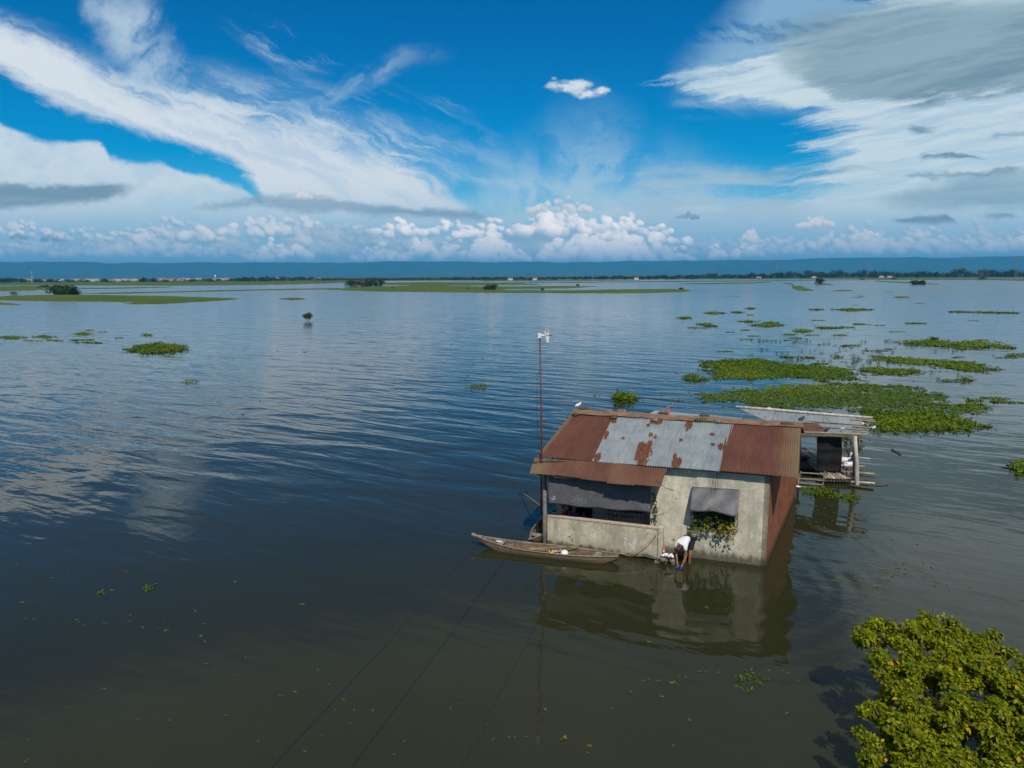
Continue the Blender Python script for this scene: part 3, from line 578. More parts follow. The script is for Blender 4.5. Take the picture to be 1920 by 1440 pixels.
EZ, RZ, RO_ = 3.1, 4.1, -3.3
RN = np.cross(ha, w(0, RO_, RZ) - w(0, .25, EZ)); RN /= np.linalg.norm(RN)
def roofpt(px, py): return loc(onplane(px, py, w(0, .25, EZ), RN))
patches = [(1207, 850, 15, 24), (1202, 838, 8, 10), (1216, 836, 7, 12), (1231, 790, 13, 7), (1291, 797, 8, 9), (1288, 806, 3, 6), (1120, 858, 7, 8), (1138, 815, 4, 10), (1268, 868, 9, 10), (1265, 858, 4, 8), (1335, 815, 6, 3), (1336, 834, 5, 3), (1352, 838, 6, 8), (1358, 845, 2.5, 28), (1277, 826, 4, 3), (1220, 816, 4, 5), (1228, 820, 3, 4), (1215, 798, 3, 3), (1214, 842, 5, 14), (1150, 790, 6, 5), (1356, 866, 3, 9), (1168, 822, 3, 3)]
PW = []
for px, py, rx, ry in patches:
    c = roofpt(px, py); d1 = roofpt(px + rx, py); d2 = roofpt(px, py + ry); PW.append((c[0], c[1], abs(d1[0] - c[0]), abs(d2[1] - c[1])))
def rustfn(u, v, p):
    l = loc(p); r = 0
    for cs, co, rs, ro in PW:
        sk = (l[0] - cs) - .0 * (l[1] - co); q = (sk / rs) ** 2 + ((l[1] - co) / ro) ** 2
        r = max(r, 1.05 - .55 * q)
    return max(r, 0) + .16 * math.exp(-((l[1] - .25) / .12) ** 2)
sk = lambda s, t: s   # sheets run straight up the slope
oldf = lambda u, v, p: max(0, 1 - abs(u) * 9) * .8 + max(0, (v - .93) * 9)
oldr = lambda u, v, p: max(0, (u - .62) * 2.2)
corr('roof_sheet', w(-7.72, .28, EZ), w(-5.69, .25, EZ), w(-5.64, RO_, RZ), w(-7.32, RO_, RZ), M['rust'], house, {'old': oldf}, edge=.012)
corr('roof_sheet', w(-5.74, .26, EZ + .012), w(-1.50, .26, EZ + .012), w(-1.26, RO_, RZ + .012), w(-5.70, RO_, RZ + .012), M['galv'], house, {'rust': rustfn}, nv=44, edge=.015)
corr('roof_sheet', w(-1.56, .26, EZ + .024), w(.82, .26, EZ + .024), w(1.0, RO_, RZ + .024), w(-1.32, RO_, RZ + .024), M['rust'], house, {'old': oldr}, edge=.015)
corr('roof_sheet', w(1.35, -7.2, 2.98), w(-7.3, -7.2, 2.98), w(-7.3, RO_, RZ), w(1.0, RO_, RZ), M['rust'], house, {'old': oldf}, per=3)
corr('porch_roof', w(-7.74, 1.02, 2.70), w(-3.28, 1.12, 2.69), w(-3.22, .20, EZ - .02), w(-7.78, .30, EZ - .02), M['rust'], house, {'old': lambda u, v, p: max(0, 1 - u * 6) * .9 + .2}, edge=.03, sag=.05)
mb = MB(); nR = 40
for i in range(nR):
    s0, s1 = -7.34 + i * 8.4 / nR, -7.34 + (i + 1) * 8.4 / nR; j = lambda s: .012 * math.sin(s * 2.1) + .008 * math.sin(s * 5.3)
    for sgn in (1, -1):
        mb.add([w(s0, RO_, RZ + .085 + j(s0)), w(s1, RO_, RZ + .085 + j(s1)), w(s1, RO_ + sgn * .34, RZ - .03 + j(s1)), w(s0, RO_ + sgn * .34, RZ - .03 + j(s0))], [(0, 1, 2, 3) if sgn > 0 else (3, 2, 1, 0)])
mb.build('ridge_cap', simple('rusted_ridge', (.20, .115, .072), .85, .4, 4, bump=.02), house)
# caged window of the front wall
mb = MB(); g0, g1, gz0, gz1, go = -2.40, -.93, 1.14, 1.66, .28
n_ = 9
for i in range(n_ + 1):
    s_ = g0 + i * (g1 - g0) / n_
    mb.tube([w(s_, .02, gz0), w(s_, go, gz0), w(s_, go, gz1 + .1), w(s_, .02, gz1 + .1)], .010, 5)
for z_ in (gz0, gz0 + .22, gz0 + .44, gz1): mb.tube([w(g0, .01, z_), w(g0, go, z_), w(g1, go, z_), w(g1, .01, z_)], .010, 5)
for o_ in (.12, .24): mb.tube([w(g0, o_, gz0), w(g1, o_, gz0)], .008, 5)
mb.build('window_grille', M['iron'], house)
mb = MB(); wbox(mb, ws0, ws1, -.155, -.13, wz0, wz1); mb.build('window_dark_panel', M['dark'], house)  # near-black sheet closing the opening; the room's darkness is in its colour
mb = MB(); wbox(mb, ws0 - .05, ws1 + .05, .003, .05, wz0 - .07, wz0 - .005); mb.build('window_sill', M['coping'], house)

# things hung on the house
def sheetgrid(fn, nu, nv):
    vs = [fn(i / nu, j / nv) for j in range(nv + 1) for i in range(nu + 1)]
    return vs, [(j * (nu + 1) + i, j * (nu + 1) + i + 1, (j + 1) * (nu + 1) + i + 1, (j + 1) * (nu + 1) + i) for j in range(nv) for i in range(nu)]
def solid(o, t):
    md = o.modifiers.new('thickness', 'SOLIDIFY'); md.thickness = t; md.offset = 0; return o
def awn(u, v):
    s = -2.42 + 1.50 * u; top = np.array([s, .05, 2.47 + .04 * u]); bot = np.array([s, .52 + .03 * math.sin(u * 9), 1.80 - .05 * u + .05 * (1 - min(1, abs(u - .5) / .36) ** 2)])
    if u > .93: bot[2] += (u - .93) * 1.1
    p = top * (1 - v) + bot * v; p[1] += .035 * math.sin(v * 3.14) + .012 * math.sin(u * 14 + v * 4)
    return w(*p)
mb = MB(); mb.add(*sheetgrid(awn, 36, 14)); aw = mb.build('window_awning', M['sheet'], smooth=True); solid(aw, .008)
tag(aw, 'grey plastic sheet propped out as an awning over the caged window', 'awning')
mb = MB(); mb.tube([w(-1.78, .54, 1.86) + 0 * i for i in (0,)] + [w(-1.95 + .5 * t_ , .56, 1.80 + .16 * math.sin(math.pi * t_)) for t_ in np.linspace(0, 1, 9)], .008, 5); mb.build('rope', M['iron'], aw)
mb = MB()
for a_, b_ in [((-1.72, .24, 3.1), (-1.80, .16, 2.36)), ((-1.62, .24, 3.1), (-1.58, .12, 2.46)), ((-1.65, .24, 3.1), (-1.66, .14, 2.42)), ((-1.80, .16, 2.36), (-1.82, .5, 1.90))]: mb.tube([w(*a_), w(*b_)], .006, 4)
mb.build('hanging_wire', M['iron'], aw)
def tarp(u, v):
    s = -7.13 + 3.45 * u; tz = 2.60; bz = 1.60 - .03 * math.sin(u * 3.1) + .01 * math.sin(u * 17)
    return w(s - .02 * (1 - v), .80 - .20 * u - .06 * v + .020 * math.sin(u * 17 + 2 * v) * v + .012 * math.sin(u * 43 + 3 * v), tz * (1 - v) + bz * v)
mb = MB(); mb.add(*sheetgrid(tarp, 90, 16)); tp = mb.build('shade_cloth', M['cloth'], smooth=True); solid(tp, .006)
tag(tp, 'dark grey shade cloth hung across the open porch front', 'shade cloth')
def strokes(segs, wd, name, m):
    mb = MB()
    for (u0, v0, u1, v1) in segs:
        p0, p1 = tarp(u0, v0) + hn * .012, tarp(u1, v1) + hn * .012; d = p1 - p0; d = d / np.linalg.norm(d); x_ = np.cross(d, hn) * wd / 2
        mb.add([p0 - x_, p0 + x_, p1 + x_, p1 - x_], [(0, 1, 2, 3)])
    return mb.build(name, m, tp)
chalk = simple('faded_white_paint', (.25, .25, .26), .9, .5, 30)
def gl(u, v, k):      # small capital letters, about 17 cm tall
    a_, b_ = .0, .15; W_ = .038
    return {'J': [(u + W_, v, u + W_, v + b_), (u + W_, v + b_, u, v + b_)], 'T': [(u, v, u + W_, v), (u + W_ / 2, v, u + W_ / 2, v + b_)], 'P': [(u, v, u, v + b_), (u, v, u + W_, v), (u + W_, v, u + W_, v + .07), (u + W_, v + .07, u, v + .07)], 'l': [(u + .01, v, u + .01, v + b_)]}[k]
strokes(gl(.215, .68, 'J') + gl(.258, .68, 'T') + gl(.300, .68, 'P') + gl(.335, .68, 'J'), .018, 'lettering', chalk)
strokes([(.905, .72, .925, .90), (.925, .72, .93, .88), (.945, .70, .94, .92), (.96, .68, .965, .90), (.90, .74, .97, .72), (.975, .70, .985, .86)], .02, 'paint_smear', chalk)
strokes([(.03, .78, .075, .78), (.03, .84, .06, .84), (.045, .72, .07, .72)], .035, 'printed_logo', simple('logo_print', (.42, .36, .44), .8, .3, 40)); strokes([(.048, .78, .062, .78)], .05, 'logo_spot', M['blue'])

# antenna mast
mx = w(-7.47, .52, 0)
mast = thing('antenna_mast', mx, 'tall red pipe mast with a white dish strapped to the porch post', 'antenna')
top = atdist(1012, 628, mx[1] - .05)
mb = MB(); mb.tube([mx + np.array([0, 0, 1.1]), mx * .5 + top * .5 + np.array([.03, 0, .55]), top], [.034, .030, .026], 8); mb.build('mast_pipe', M['mast'], mast, smooth=True)
mb = MB(); dc = top + np.array([.19, -.02, -.03]); axd = np.array([.93, -.33, .10]); axd /= np.linalg.norm(axd); dxv = np.cross(axd, (0, 0, 1)); dxv /= np.linalg.norm(dxv); dyv = np.cross(dxv, axd)
mb.lathe(dc, [(.02, 0), (.12, .012), (.2, .04), (.25, .075), (.255, .07), (.2, .03), (.1, -.004), (.02, -.012)], 24, (dxv, dyv, axd)); dish = mb.build('dish', M['white'], mast, smooth=True)
mb = MB(); mb.tube([dc, dc + axd * .2], .012, 6); mb.tube([dc + axd * .2 - dxv * .04, dc + axd * .2 + dxv * .04], .02, 6); mb.tube([dc - dxv * .20 + axd * .05, dc + axd * .18], .006, 4); mb.build('feed_horn', M['mast'], dish)
mb = MB(); mb.box(top + np.array([-.01, 0, -.02]), (.1, .12, .16)); mb.tube([top, dc], .03, 8); mb.build('bracket', M['white'], mast)
mb = MB(); mb.tube([top + np.array([-.02, 0, -1.2])] + [top * (1 - t_) + mx * t_ + np.array([-.03 - .10 * math.sin(t_ * 3.1), 0, 2.75 * t_ - .4 * (1 - t_)]) for t_ in (.25, .5, .75, 1)], .006, 4); mb.build('antenna_cable', M['cable'], mast)
mb = MB(); mb.tube([w(-7.75, .62, 3.06), w(-7.45, .56, 2.8)], .02, 5); mb.bar(w(-7.75, .6, 3.05), w(-6.6, .34, 3.07), .05, .03); mb.build('brace', M['wood'], mast)

# power wire running out past the camera, a slack second line, a tied rope
def wire(name, pts, r, label, m=None, cat='wire'):
    mb = MB(); mb.tube(pts, r, 6); return tag(mb.build(name, m or M['cable'], smooth=True), label, cat)
e0 = w(-7.5, .5, 2.72); e1 = at(493, 1440, 2.9); e2 = e0 + (e1 - e0) * 1.35
pts = [e0 * (1 - t_) + e2 * t_ + np.array([0, 0, -.16 * math.sin(math.pi * t_)]) for t_ in np.linspace(0, 1, 40)]
wr = wire('overhead_wire', pts, .010, 'dark overhead wire running from the porch post towards the lower left', M['cable'])
mb = MB()
for px_ in (14,): p = pts[px_]; d = pts[px_ + 1] - p; d /= np.linalg.norm(d); mb.tube([p - d * .08, p, p + d * .08], [.011, .017, .011], 6)
mb.build('splice', M['iron'], wr)
mb = MB(); tr = [w(-3.42, .80, .98), w(-3.6, .86, .75), w(-4.0, .84, .35), w(-4.35, .84, .12)]
mb.tube(tr, .012, 5); mb.tube([w(-4.35, .84, .12), w(-4.6, 1.0, .25)], .012, 5)
tag(mb.build('mooring_rope', M['rope']), 'thin mooring rope hanging from the porch pillar to the boat stern', 'rope')
mb = MB(); mb.tube([w(-7.95, .45, 2.12), w(-7.42, .22, 1.32)], [.03, .035], 6); q_ = LO(982, 925, .45); mb = MB(); mb.tube([q_, w(-7.44, .40, 1.30)], [.028, .034], 6)
tag(mb.build('wooden_pole', M['wood']), 'slanting brown pole sticking out left of the porch post', 'pole')
mb = MB(); mb.tube([w(-3.5, 1.02, 2.90), w(-3.16, .98, 2.62), w(-2.92, .8, 2.50)], .009, 5); tag(mb.build('bent_wire', M['iron']), 'short bent wire poking from the porch roof corner', 'wire')

# stones and logs weighting the ridge
def rock(name, px, py, rx, ry, rz, m, label, cat='stone', front=True):
    p = onplane(px, py, w(0, .25, EZ + .06), RN) if front else w(loc(atdist(px, py, w(0, 0, 0)[1]))[0], RO_ - .15, RZ)
    bm = bmesh.new(); bmesh.ops.create_icosphere(bm, subdivisions=3, radius=1)
    for v in bm.verts:
        c = v.co; k_ = 1 + .22 * math.sin(c.x * 3.1 + px) * math.sin(c.y * 2.7 + py) + .12 * math.sin(c.z * 7 + c.x * 5)
        l = np.array([c.x * rx, c.y * ry, c.z * rz]) * k_; q = ha * l[0] + hn * l[1]; v.co = Vector((q[0], q[1], l[2]))
    me = bpy.data.meshes.new(name); bm.to_mesh(me); bm.free(); me.polygons.foreach_set('use_smooth', [True] * len(me.polygons))
    return tag(link(name, me, None, p, m), label, cat)
rock('stone', 1079, 777, .13, .10, .07, M['moss'], 'dark mossy stone on the left end of the rusty ridge')
rock('stone', 1151, 783, .13, .10, .06, M['moss'], 'mossy stone where the rusty roof meets the grey sheets')
rock('stone', 1228, 788, .12, .10, .07, M['stone'], 'pale brown stone above the rust stain on the grey sheets')
rock('log', 1313, 788, .24, .11, .09, M['moss'], 'long mossy log lying below the ridge on the grey sheets', 'log')
rock('stone', 1345, 790, .13, .12, .09, M['stone'], 'round brown stone right of the mossy log on the roof')
rock('log', 1474, 796, .27, .10, .09, M['moss'], 'greenish log on the right end of the rusty ridge', 'log')
for i_, (px_, lb_) in enumerate([(1092, 'small yellowish clod beside the white bird on the ridge'), (1162, 'small brown clod on the ridge crest left of the grey sheets'), (1240, 'low brown clod on the ridge crest above the grey sheets'), (1318, 'dark clod on the ridge crest behind the mossy log')]):
    s_ = loc(onplane(px_, 771 + (px_ - 1090) * .065, w(0, RO_, RZ), hn))[0]
    mb = MB(); mb.ball((0, 0, 0), (.13, .08, .055), 8, 6, AX); mb.ball(ha * .15, (.07, .06, .06), 8, 6, AX)
    vv = np.array(mb.v) * (1 + .15 * np.sin(np.array(mb.v) * 40)); mb.v = [tuple(q + w(s_, RO_ - .05, RZ + .11)) for q in vv]
    tag(mb.build('clod', M['moss'] if i_ != 1 else M['stone'], smooth=True), lb_, 'clod')

# ------------------------------------------------------------------ boats
def boat(name, bow, stern, bw, keel, gun, bowz, sternz, label, fl=.05, planks=True):
    bow = np.array(bow, float); stern = np.array(stern, float); ctr = (bow + stern) / 2
    root = thing(name, (ctr[0], ctr[1], 0), label, 'boat')
    d = stern - bow; d[2] = 0; L = np.linalg.norm(d); d /= L; r = np.array([d[1], -d[0], 0]); n = 40
    def st(t):
        wd = bw * max(.035, (1 - abs(2 * t - 1.06) ** 2.4)) if t < .97 else bw * .16
        wd = bw * max(.05, 1 - abs((t - .53) / .55) ** 2.3)
        g = gun + (bowz - gun) * max(0, (1 - t / .42)) ** 2.2 + (sternz - gun) * max(0, (t - .6) / .4) ** 2
        k = keel + (bowz - .06 - keel) * max(0, 1 - t / .22) ** 1.8 + (sternz - .10 - keel) * max(0, (t - .84) / .16) ** 2
        return wd, g, k
    vo, vi = [], []
    prof_ = [(-1, 1), (-.95, .62), (-.78, .22), (-.45, 0), (0, -.02), (.45, 0), (.78, .22), (.95, .62), (1, 1)]
    for i in range(n + 1):
        t = i / n; wd, g, k = st(t); c = np.array([bow[0], bow[1], 0]) + d * (L * t)
        for (x_, y_) in prof_: vo.append(c + r * x_ * wd + np.array([0, 0, k + (g - k) * y_]))
        for (x_, y_) in prof_:
            kk = min(k + .05, g - .01); vi.append(c + r * x_ * max(wd - .035, .008) + np.array([0, 0, kk + (g - kk) * y_]))
    P_ = len(prof_); off = len(vo); fs = []
    for i in range(n):
        for j in range(P_ - 1):
            a_, b_ = i * P_ + j, (i + 1) * P_ + j
            fs.append((a_, b_, b_ + 1, a_ + 1)); fs.append((off + a_, off + a_ + 1, off + b_ + 1, off + b_))
        for j in (0, P_ - 1): fs.append((i * P_ + j, off + i * P_ + j, off + (i + 1) * P_ + j, (i + 1) * P_ + j))
    for i in (0, n): fs.append(tuple(i * P_ + j for j in range(P_))); 
    mb = MB(); mb.add(vo + vi, fs); mb.build('hull', M['boat'], root)
    for sgn in (-1, 1):
        mb = MB(); rail = []
        for i in range(n + 1):
            t = i / n; wd, g, k = st(t); rail.append(np.array([bow[0], bow[1], 0]) + d * (L * t) + r * sgn * (wd + .005) + np.array([0, 0, g]))
        mb.tube(rail, .022, 6); mb.build('gunwale', M['greywood'], root, smooth=True)
    for t in (.18, .86) if planks else (.5,):
        wd, g, k = st(t); c = np.array([bow[0], bow[1], g - .05]) + d * (L * t); mb = MB(); mb.box(c, (.22, 2 * wd - .04, .03), (d, r, np.array([0, 0, 1.]))); mb.build('seat', M['greywood'], root)
    mb = MB(); tip = np.array([bow[0], bow[1], bowz]); mb.bar(tip - d * .16 + np.array([0, 0, .05]), tip + d * .30 - np.array([0, 0, .10]), .10, .05); mb.build('prow', M['greywood'], root)
    for t in np.linspace(.12, .9, 9): mb = MB(); wd, g, k = st(t); c = np.array([bow[0], bow[1], 0]) + d * (L * t); mb.tube([c - r * (wd - .045) + np.array([0, 0, g - .03]), c - r * wd * .7 + np.array([0, 0, k + .10]), c + r * wd * .7 + np.array([0, 0, k + .10]), c + r * (wd - .045) + np.array([0, 0, g - .03])], .016, 5); mb.build('rib', M['wood'], root)
    return root, d, r, lambda t, x, z: np.array([bow[0], bow[1], 0]) + d * (L * t) + r * x + np.array([0, 0, z])
b1, bd, brr, bp = boat('wooden_boat', at(893, 1003, .42), at(1160, 1040, .28), .37, -.12, .21, .40, .27, 'long weathered wooden boat moored in front of the porch wall')
boat('wooden_boat', at(996, 1011, .28), at(996, 1011, .28) + np.array([1.25, 3.3, 0]), .36, -.08, .26, .30, .32, 'second wooden boat, only its prow showing behind the porch post')
mb = MB(); p0, p1 = bp(.48, .10, .24), bp(.72, -.20, .34); mb.tube([p0, p1], .018, 6); dd_ = (p0 - p1) / np.linalg.norm(p0 - p1); mb.bar(p0 - dd_ * .05, p0 + dd_ * .42, .12, .018, (0, 0, 1)); tag(mb.build('paddle', M['paddle']), 'pale wooden paddle lying across the middle of the boat', 'paddle')
mb = MB(); mb.tube([bp(.60, .12, .10), bp(.82, .02, .22)], .02, 6); tag(mb.build('pole', M['bamboodark']), 'dark stick lying in the stern half of the boat', 'stick')
mb = MB(); mb.lathe(bp(.645, .24, .20), [(0, .12), (.07, .115), (.11, .08), (.13, .03), (.135, 0), (.12, .0), (.11, .02)], 16); tag(mb.build('basin', M['white'], smooth=True), 'small white upturned bowl in the middle of the boat', 'bowl')
mb = MB(); c0 = bp(.575, .10, .10); tt = np.linspace(0, 40, 150); mb.tube([c0 + np.array([.16 * math.cos(a_) * (1 + .4 * math.sin(a_ * .37)), .13 * math.sin(a_ * 1.13), .08 + .05 * math.sin(a_ * .71)]) for a_ in tt], .016, 5)
rp = mb.build('rope_coil', M['yellow'], smooth=True); tag(rp, 'heap of yellow and blue rope in the boat', 'rope')
mb = MB(); mb.tube([c0 + np.array([.17 * math.cos(a_ * 1.07 + 1), .14 * math.sin(a_ * .93 + .5), .09 + .05 * math.cos(a_ * .63)]) for a_ in tt[:110]], .016, 5); mb.build('blue_rope', M['blue'], rp, smooth=True)
mb = MB(); c0 = bp(.14, -.08, .24); mb.lathe(c0, [(.0, 0), (.04, 0), (.045, .02), (.045, .17), (.02, .22), (.02, .25), (0, .25)], 10, (np.array([0, 0, 1.]), brr, bd)); tag(mb.build('bottle', M['greyplastic'], smooth=True), 'clear plastic bottle lying near the boat prow', 'bottle')
# floating hose at the stern
mb = MB(); mb.tube([at(px_, py_, .002) for px_, py_ in [(1150, 1075), (1165, 1076), (1185, 1075), (1205, 1071), (1222, 1067), (1240, 1067)]], .010, 5); tag(mb.build('floating_rope', M['bamboodark'], smooth=True), 'yellowish rope floating in front of the porch pillar', 'rope')
# ------------------------------------------------------------------ figures
def skin(name, nodes, edges, radii, m, parent, root=0, sub=1):
    me = bpy.data.meshes.new(name); base = wl(parent)
    me.from_pydata([tuple(np.array(p, float) - base) for p in nodes], edges, [])
    o = link(name, me, parent, base, m)
    md = o.modifiers.new('body', 'SKIN'); md.use_smooth_shade = True
    if not me.skin_vertices: 
        bm = bmesh.new(); bm.from_mesh(me); bm.verts.layers.skin.verify(); bm.to_mesh(me); bm.free()
    for i, r in enumerate(radii):
        sv = me.skin_vertices[0].data[i]; sv.radius = (r, r) if np.isscalar(r) else r; sv.use_root = (i == root)
    sm = o.modifiers.new('smooth', 'SUBSURF'); sm.levels = sub; sm.render_levels = sub
    return o
class Fig:
    def __init__(s): s.p = []; s.r = []; s.e = []
    def chain(s, pts, rad, start=None):
        prev = start
        for q, r in zip(pts, rad):
            s.p.append(np.array(q, float)); s.r.append(r); i = len(s.p) - 1
            if prev is not None: s.e.append((prev, i))
            prev = i
        return prev
def person(pos, label, J, shirt, bottom, hair='short', sleeves=True):
    """J: joints in world space: pelvis, chest, neck, head, face (unit), per side: sh, el, wr, hip, kn, an"""
    root = thing('person', pos, label, 'person')
    f = Fig(); V = lambda k: np.array(J[k], float)
    pel = f.chain([V('pelvis')], [.105]); mid = (V('pelvis') + V('chest')) / 2 + np.array(J.get('bow', (0, 0, 0)))
    ch = f.chain([mid, V('chest')], [.105, .115], pel); nk = f.chain([V('neck')], [.052], ch)
    face = np.array(J['face'], float); face /= np.linalg.norm(face); upv = V('head') - V('neck'); upv /= np.linalg.norm(upv)
    hd = f.chain([V('head') - upv * .035, V('head') + upv * .05], [.080, .078], nk)
    f.chain([V('head') - upv * .055 + face * .065], [.034], hd - 1); f.chain([V('head') - upv * .005 + face * .088], [.016], hd - 1)
    for sd_ in ('L', 'R'):
        if 'sh' + sd_ in J:
            a_, b_, c_ = V('sh' + sd_), V('el' + sd_), V('wr' + sd_)
            k_ = f.chain([a_, a_ * .55 + b_ * .45, b_, b_ * .55 + c_ * .45, c_], [.055, .043, .036, .035, .026], ch)
            hdv = np.array(J.get('hand' + sd_, c_ - b_), float); hdv /= np.linalg.norm(hdv); pal = f.chain([c_ + hdv * .05], [.03], k_)
            sx = np.cross(hdv, (0, 0, 1)); sx = sx / (np.linalg.norm(sx) + 1e-6) if np.linalg.norm(sx) > .1 else np.array([1., 0, 0]); nz_ = np.cross(sx, hdv)
            for q_, ln in zip((-.027, -.009, .009, .027), (.075, .088, .082, .064)):
                b0 = c_ + hdv * .085 + sx * q_; f.chain([b0, b0 + hdv * ln * .5 + nz_ * .008, b0 + hdv * ln * .8 - nz_ * .02], [.0095, .0085, .007], pal)
            t0 = c_ + hdv * .035 + sx * (.036 if sd_ == 'L' else -.036); f.chain([t0, t0 + hdv * .04 + sx * (.02 if sd_ == 'L' else -.02)], [.011, .008], pal)
        if 'hip' + sd_ in J:
            a_, b_, c_ = V('hip' + sd_), V('kn' + sd_), V('an' + sd_)
            k_ = f.chain([a_, b_, b_ * .6 + c_ * .4, c_], [.080, .056, .052, .036], pel)
            f.chain([c_ + face * np.array([1, 1, 0]) * .13 + np.array([0, 0, -.05])], [.035], k_)
    skin('body', f.p, f.e, f.r, M['skin'], root, 0, 2)
    g = Fig(); p0 = g.chain([V('pelvis') * .85 + V('chest') * .15], [.128]); c1 = g.chain([mid, V('chest'), V('chest') * .35 + V('neck') * .65], [.132, .142, .078], p0)
    if 'shL' in J:
        for sd_ in ('L', 'R'):
            a_, b_ = V('sh' + sd_), V('el' + sd_); g.chain([a_, a_ * .5 + b_ * .5], [.074, .068], c1 - 1)
    skin('shirt', g.p, g.e, g.r, shirt, root, 0, 2)
    if 'hipL' in J:
        g = Fig(); p0 = g.chain([V('pelvis') * .97 + V('chest') * .03], [.132])
        for sd_ in ('L', 'R'): a_, b_ = V('hip' + sd_), V('kn' + sd_); g.chain([a_, a_ * .25 + b_ * .75], [.105, .090], p0)
        skin('shorts', g.p, g.e, g.r, bottom, root, 0, 2)
    sxv = np.cross(upv, face); sxv /= np.linalg.norm(sxv); H_ = V('head'); mb = MB(); ax3 = (sxv, face, upv)
    mb.ball(H_ + upv * .025 - face * .022, (.098, .104, .102), 14, 10, ax3); mb.ball(H_ - upv * .055 - face * .045, (.085, .075, .075), 12, 8, ax3); mb.ball(H_ * .62 + V('neck') * .38 - face * .03, (.072, .066, .07), 12, 8, ax3); mb.v = [tuple(np.array(q) + (0 if (np.array(q) - H_) @ face < .045 else -face * .05)) for q in mb.v]
    hr = mb.build('hair', M['hair'], root, smooth=True)
    if hair != 'short':
        mb = MB(); mb.ball(H_ + upv * (.05 if hair == 'bun' else .06) - face * (.125 if hair == 'bun' else .085), (.04, .04, .045), 10, 7, ax3); mb.build('hair_bun', M['hair'], hr, smooth=True)
        if hair == 'bun': mb = MB(); mb.ball(H_ + upv * .045 - face * .105, (.036, .022, .036), 10, 6, ax3); mb.build('hair_tie', M['white'], hr, smooth=True)
    for q_ in (-.032, .032):
        mb = MB(); mb.ball(H_ + sxv * q_ + face * .076 + upv * .008, (.013, .008, .008), 8, 6, ax3); mb.build('eye', M['hair'], root, smooth=True)
        mb = MB(); mb.ball(H_ + sxv * q_ * 2.6 - face * .005 - upv * .01, (.010, .022, .030), 8, 6, ax3); mb.build('ear', M['skin'], root, smooth=True)
    mb = MB(); mb.ball(H_ + face * .088 - upv * .045, (.022, .008, .007), 8, 5, ax3); mb.build('mouth', M['red'], root, smooth=True)
    return root
P0 = at(1289, 1056)
pl_ = P0 + np.array([.10, .14, .78]); chs = P0 + np.array([-.22, -.10, .76]); nkp = P0 + np.array([-.33, -.20, .70]); hdp = P0 + np.array([-.43, -.27, .60])
sA = P0 + np.array([-.16, -.27, .66]); sB = P0 + np.array([-.38, -.06, .72]); wA_ = at(1279, 1060, .10); wB_ = at(1270, 1057, .10)
washer = person((P0[0], P0[1], 0), 'person in a white shirt and dark shorts bending to wash cloth in the water', dict(
    pelvis=pl_, chest=chs, neck=nkp, head=hdp, face=(-.35, -.35, -.85), bow=(0, 0, .05),
    shR=sA, elR=sA * .5 + wA_ * .5 + np.array([.09, .02, .02]), wrR=wA_, shL=sB, elL=sB * .5 + wB_ * .5 + np.array([-.03, .02, .0]), wrL=wB_, handR=(-.5, -.2, -.7), handL=(.4, -.1, -.8),
    hipR=pl_ + np.array([.05, -.09, -.02]), knR=P0 + np.array([.06, -.06, .32]), anR=P0 + np.array([.06, .04, -.22]),
    hipL=pl_ + np.array([-.05, .09, -.02]), knL=P0 + np.array([-.06, .10, .34]), anL=P0 + np.array([-.05, .18, -.22])), M['whiteshirt'], M['navy'], 'bun')
mb = MB(); cc = (wA_ + wB_) / 2 + np.array([-.02, -.05, -.08])
for k_ in range(7): mb.ball(cc + np.array([rng.uniform(-.09, .09), rng.uniform(-.05, .05), rng.uniform(-.02, .05)]), (.06, .05, .04), 7, 5)
tag(mb.build('washed_cloth', M['blue'], smooth=True), 'crumpled blue cloth in the hands of the bending person', 'cloth')
# laundry stone, heap of suds and clothes, capped bottle by the pillar
lq = at(1246, 1058); mb = MB()
for k_ in range(16): mb.ball(lq + np.array([rng.uniform(-.12, .30), rng.uniform(-.05, .35), rng.uniform(-.05, .22)]), rng.uniform(.06, .13), 8, 6)
tag(mb.build('rubble_heap', M['stone'], smooth=True), 'heap of grey rubble between the porch pillar and the bending person', 'rubble')
mb = MB(); lq2 = at(1252, 1042, .32)
for k_ in range(9): mb.ball(lq2 + np.array([rng.uniform(-.14, .16), rng.uniform(-.06, .06), rng.uniform(-.03, .04)]), (rng.uniform(.04, .09), .05, .035), 8, 5)
tag(mb.build('white_laundry', M['white'], smooth=True), 'wet white laundry on the rubble beside the porch pillar', 'laundry')
bq = at(1244, 1036, .36); mb = MB(); mb.lathe(bq, [(0, 0), (.045, 0), (.045, .10), (.03, .13), (0, .13)], 12); bo = tag(mb.build('bottle', M['white'], smooth=True), 'white bottle with an orange cap standing beside the porch pillar', 'bottle')
mb = MB(); mb.lathe(bq, [(.05, .10), (.05, .155), (0, .16)], 12); mb.build('bottle_cap', M['orange'], bo, smooth=True)
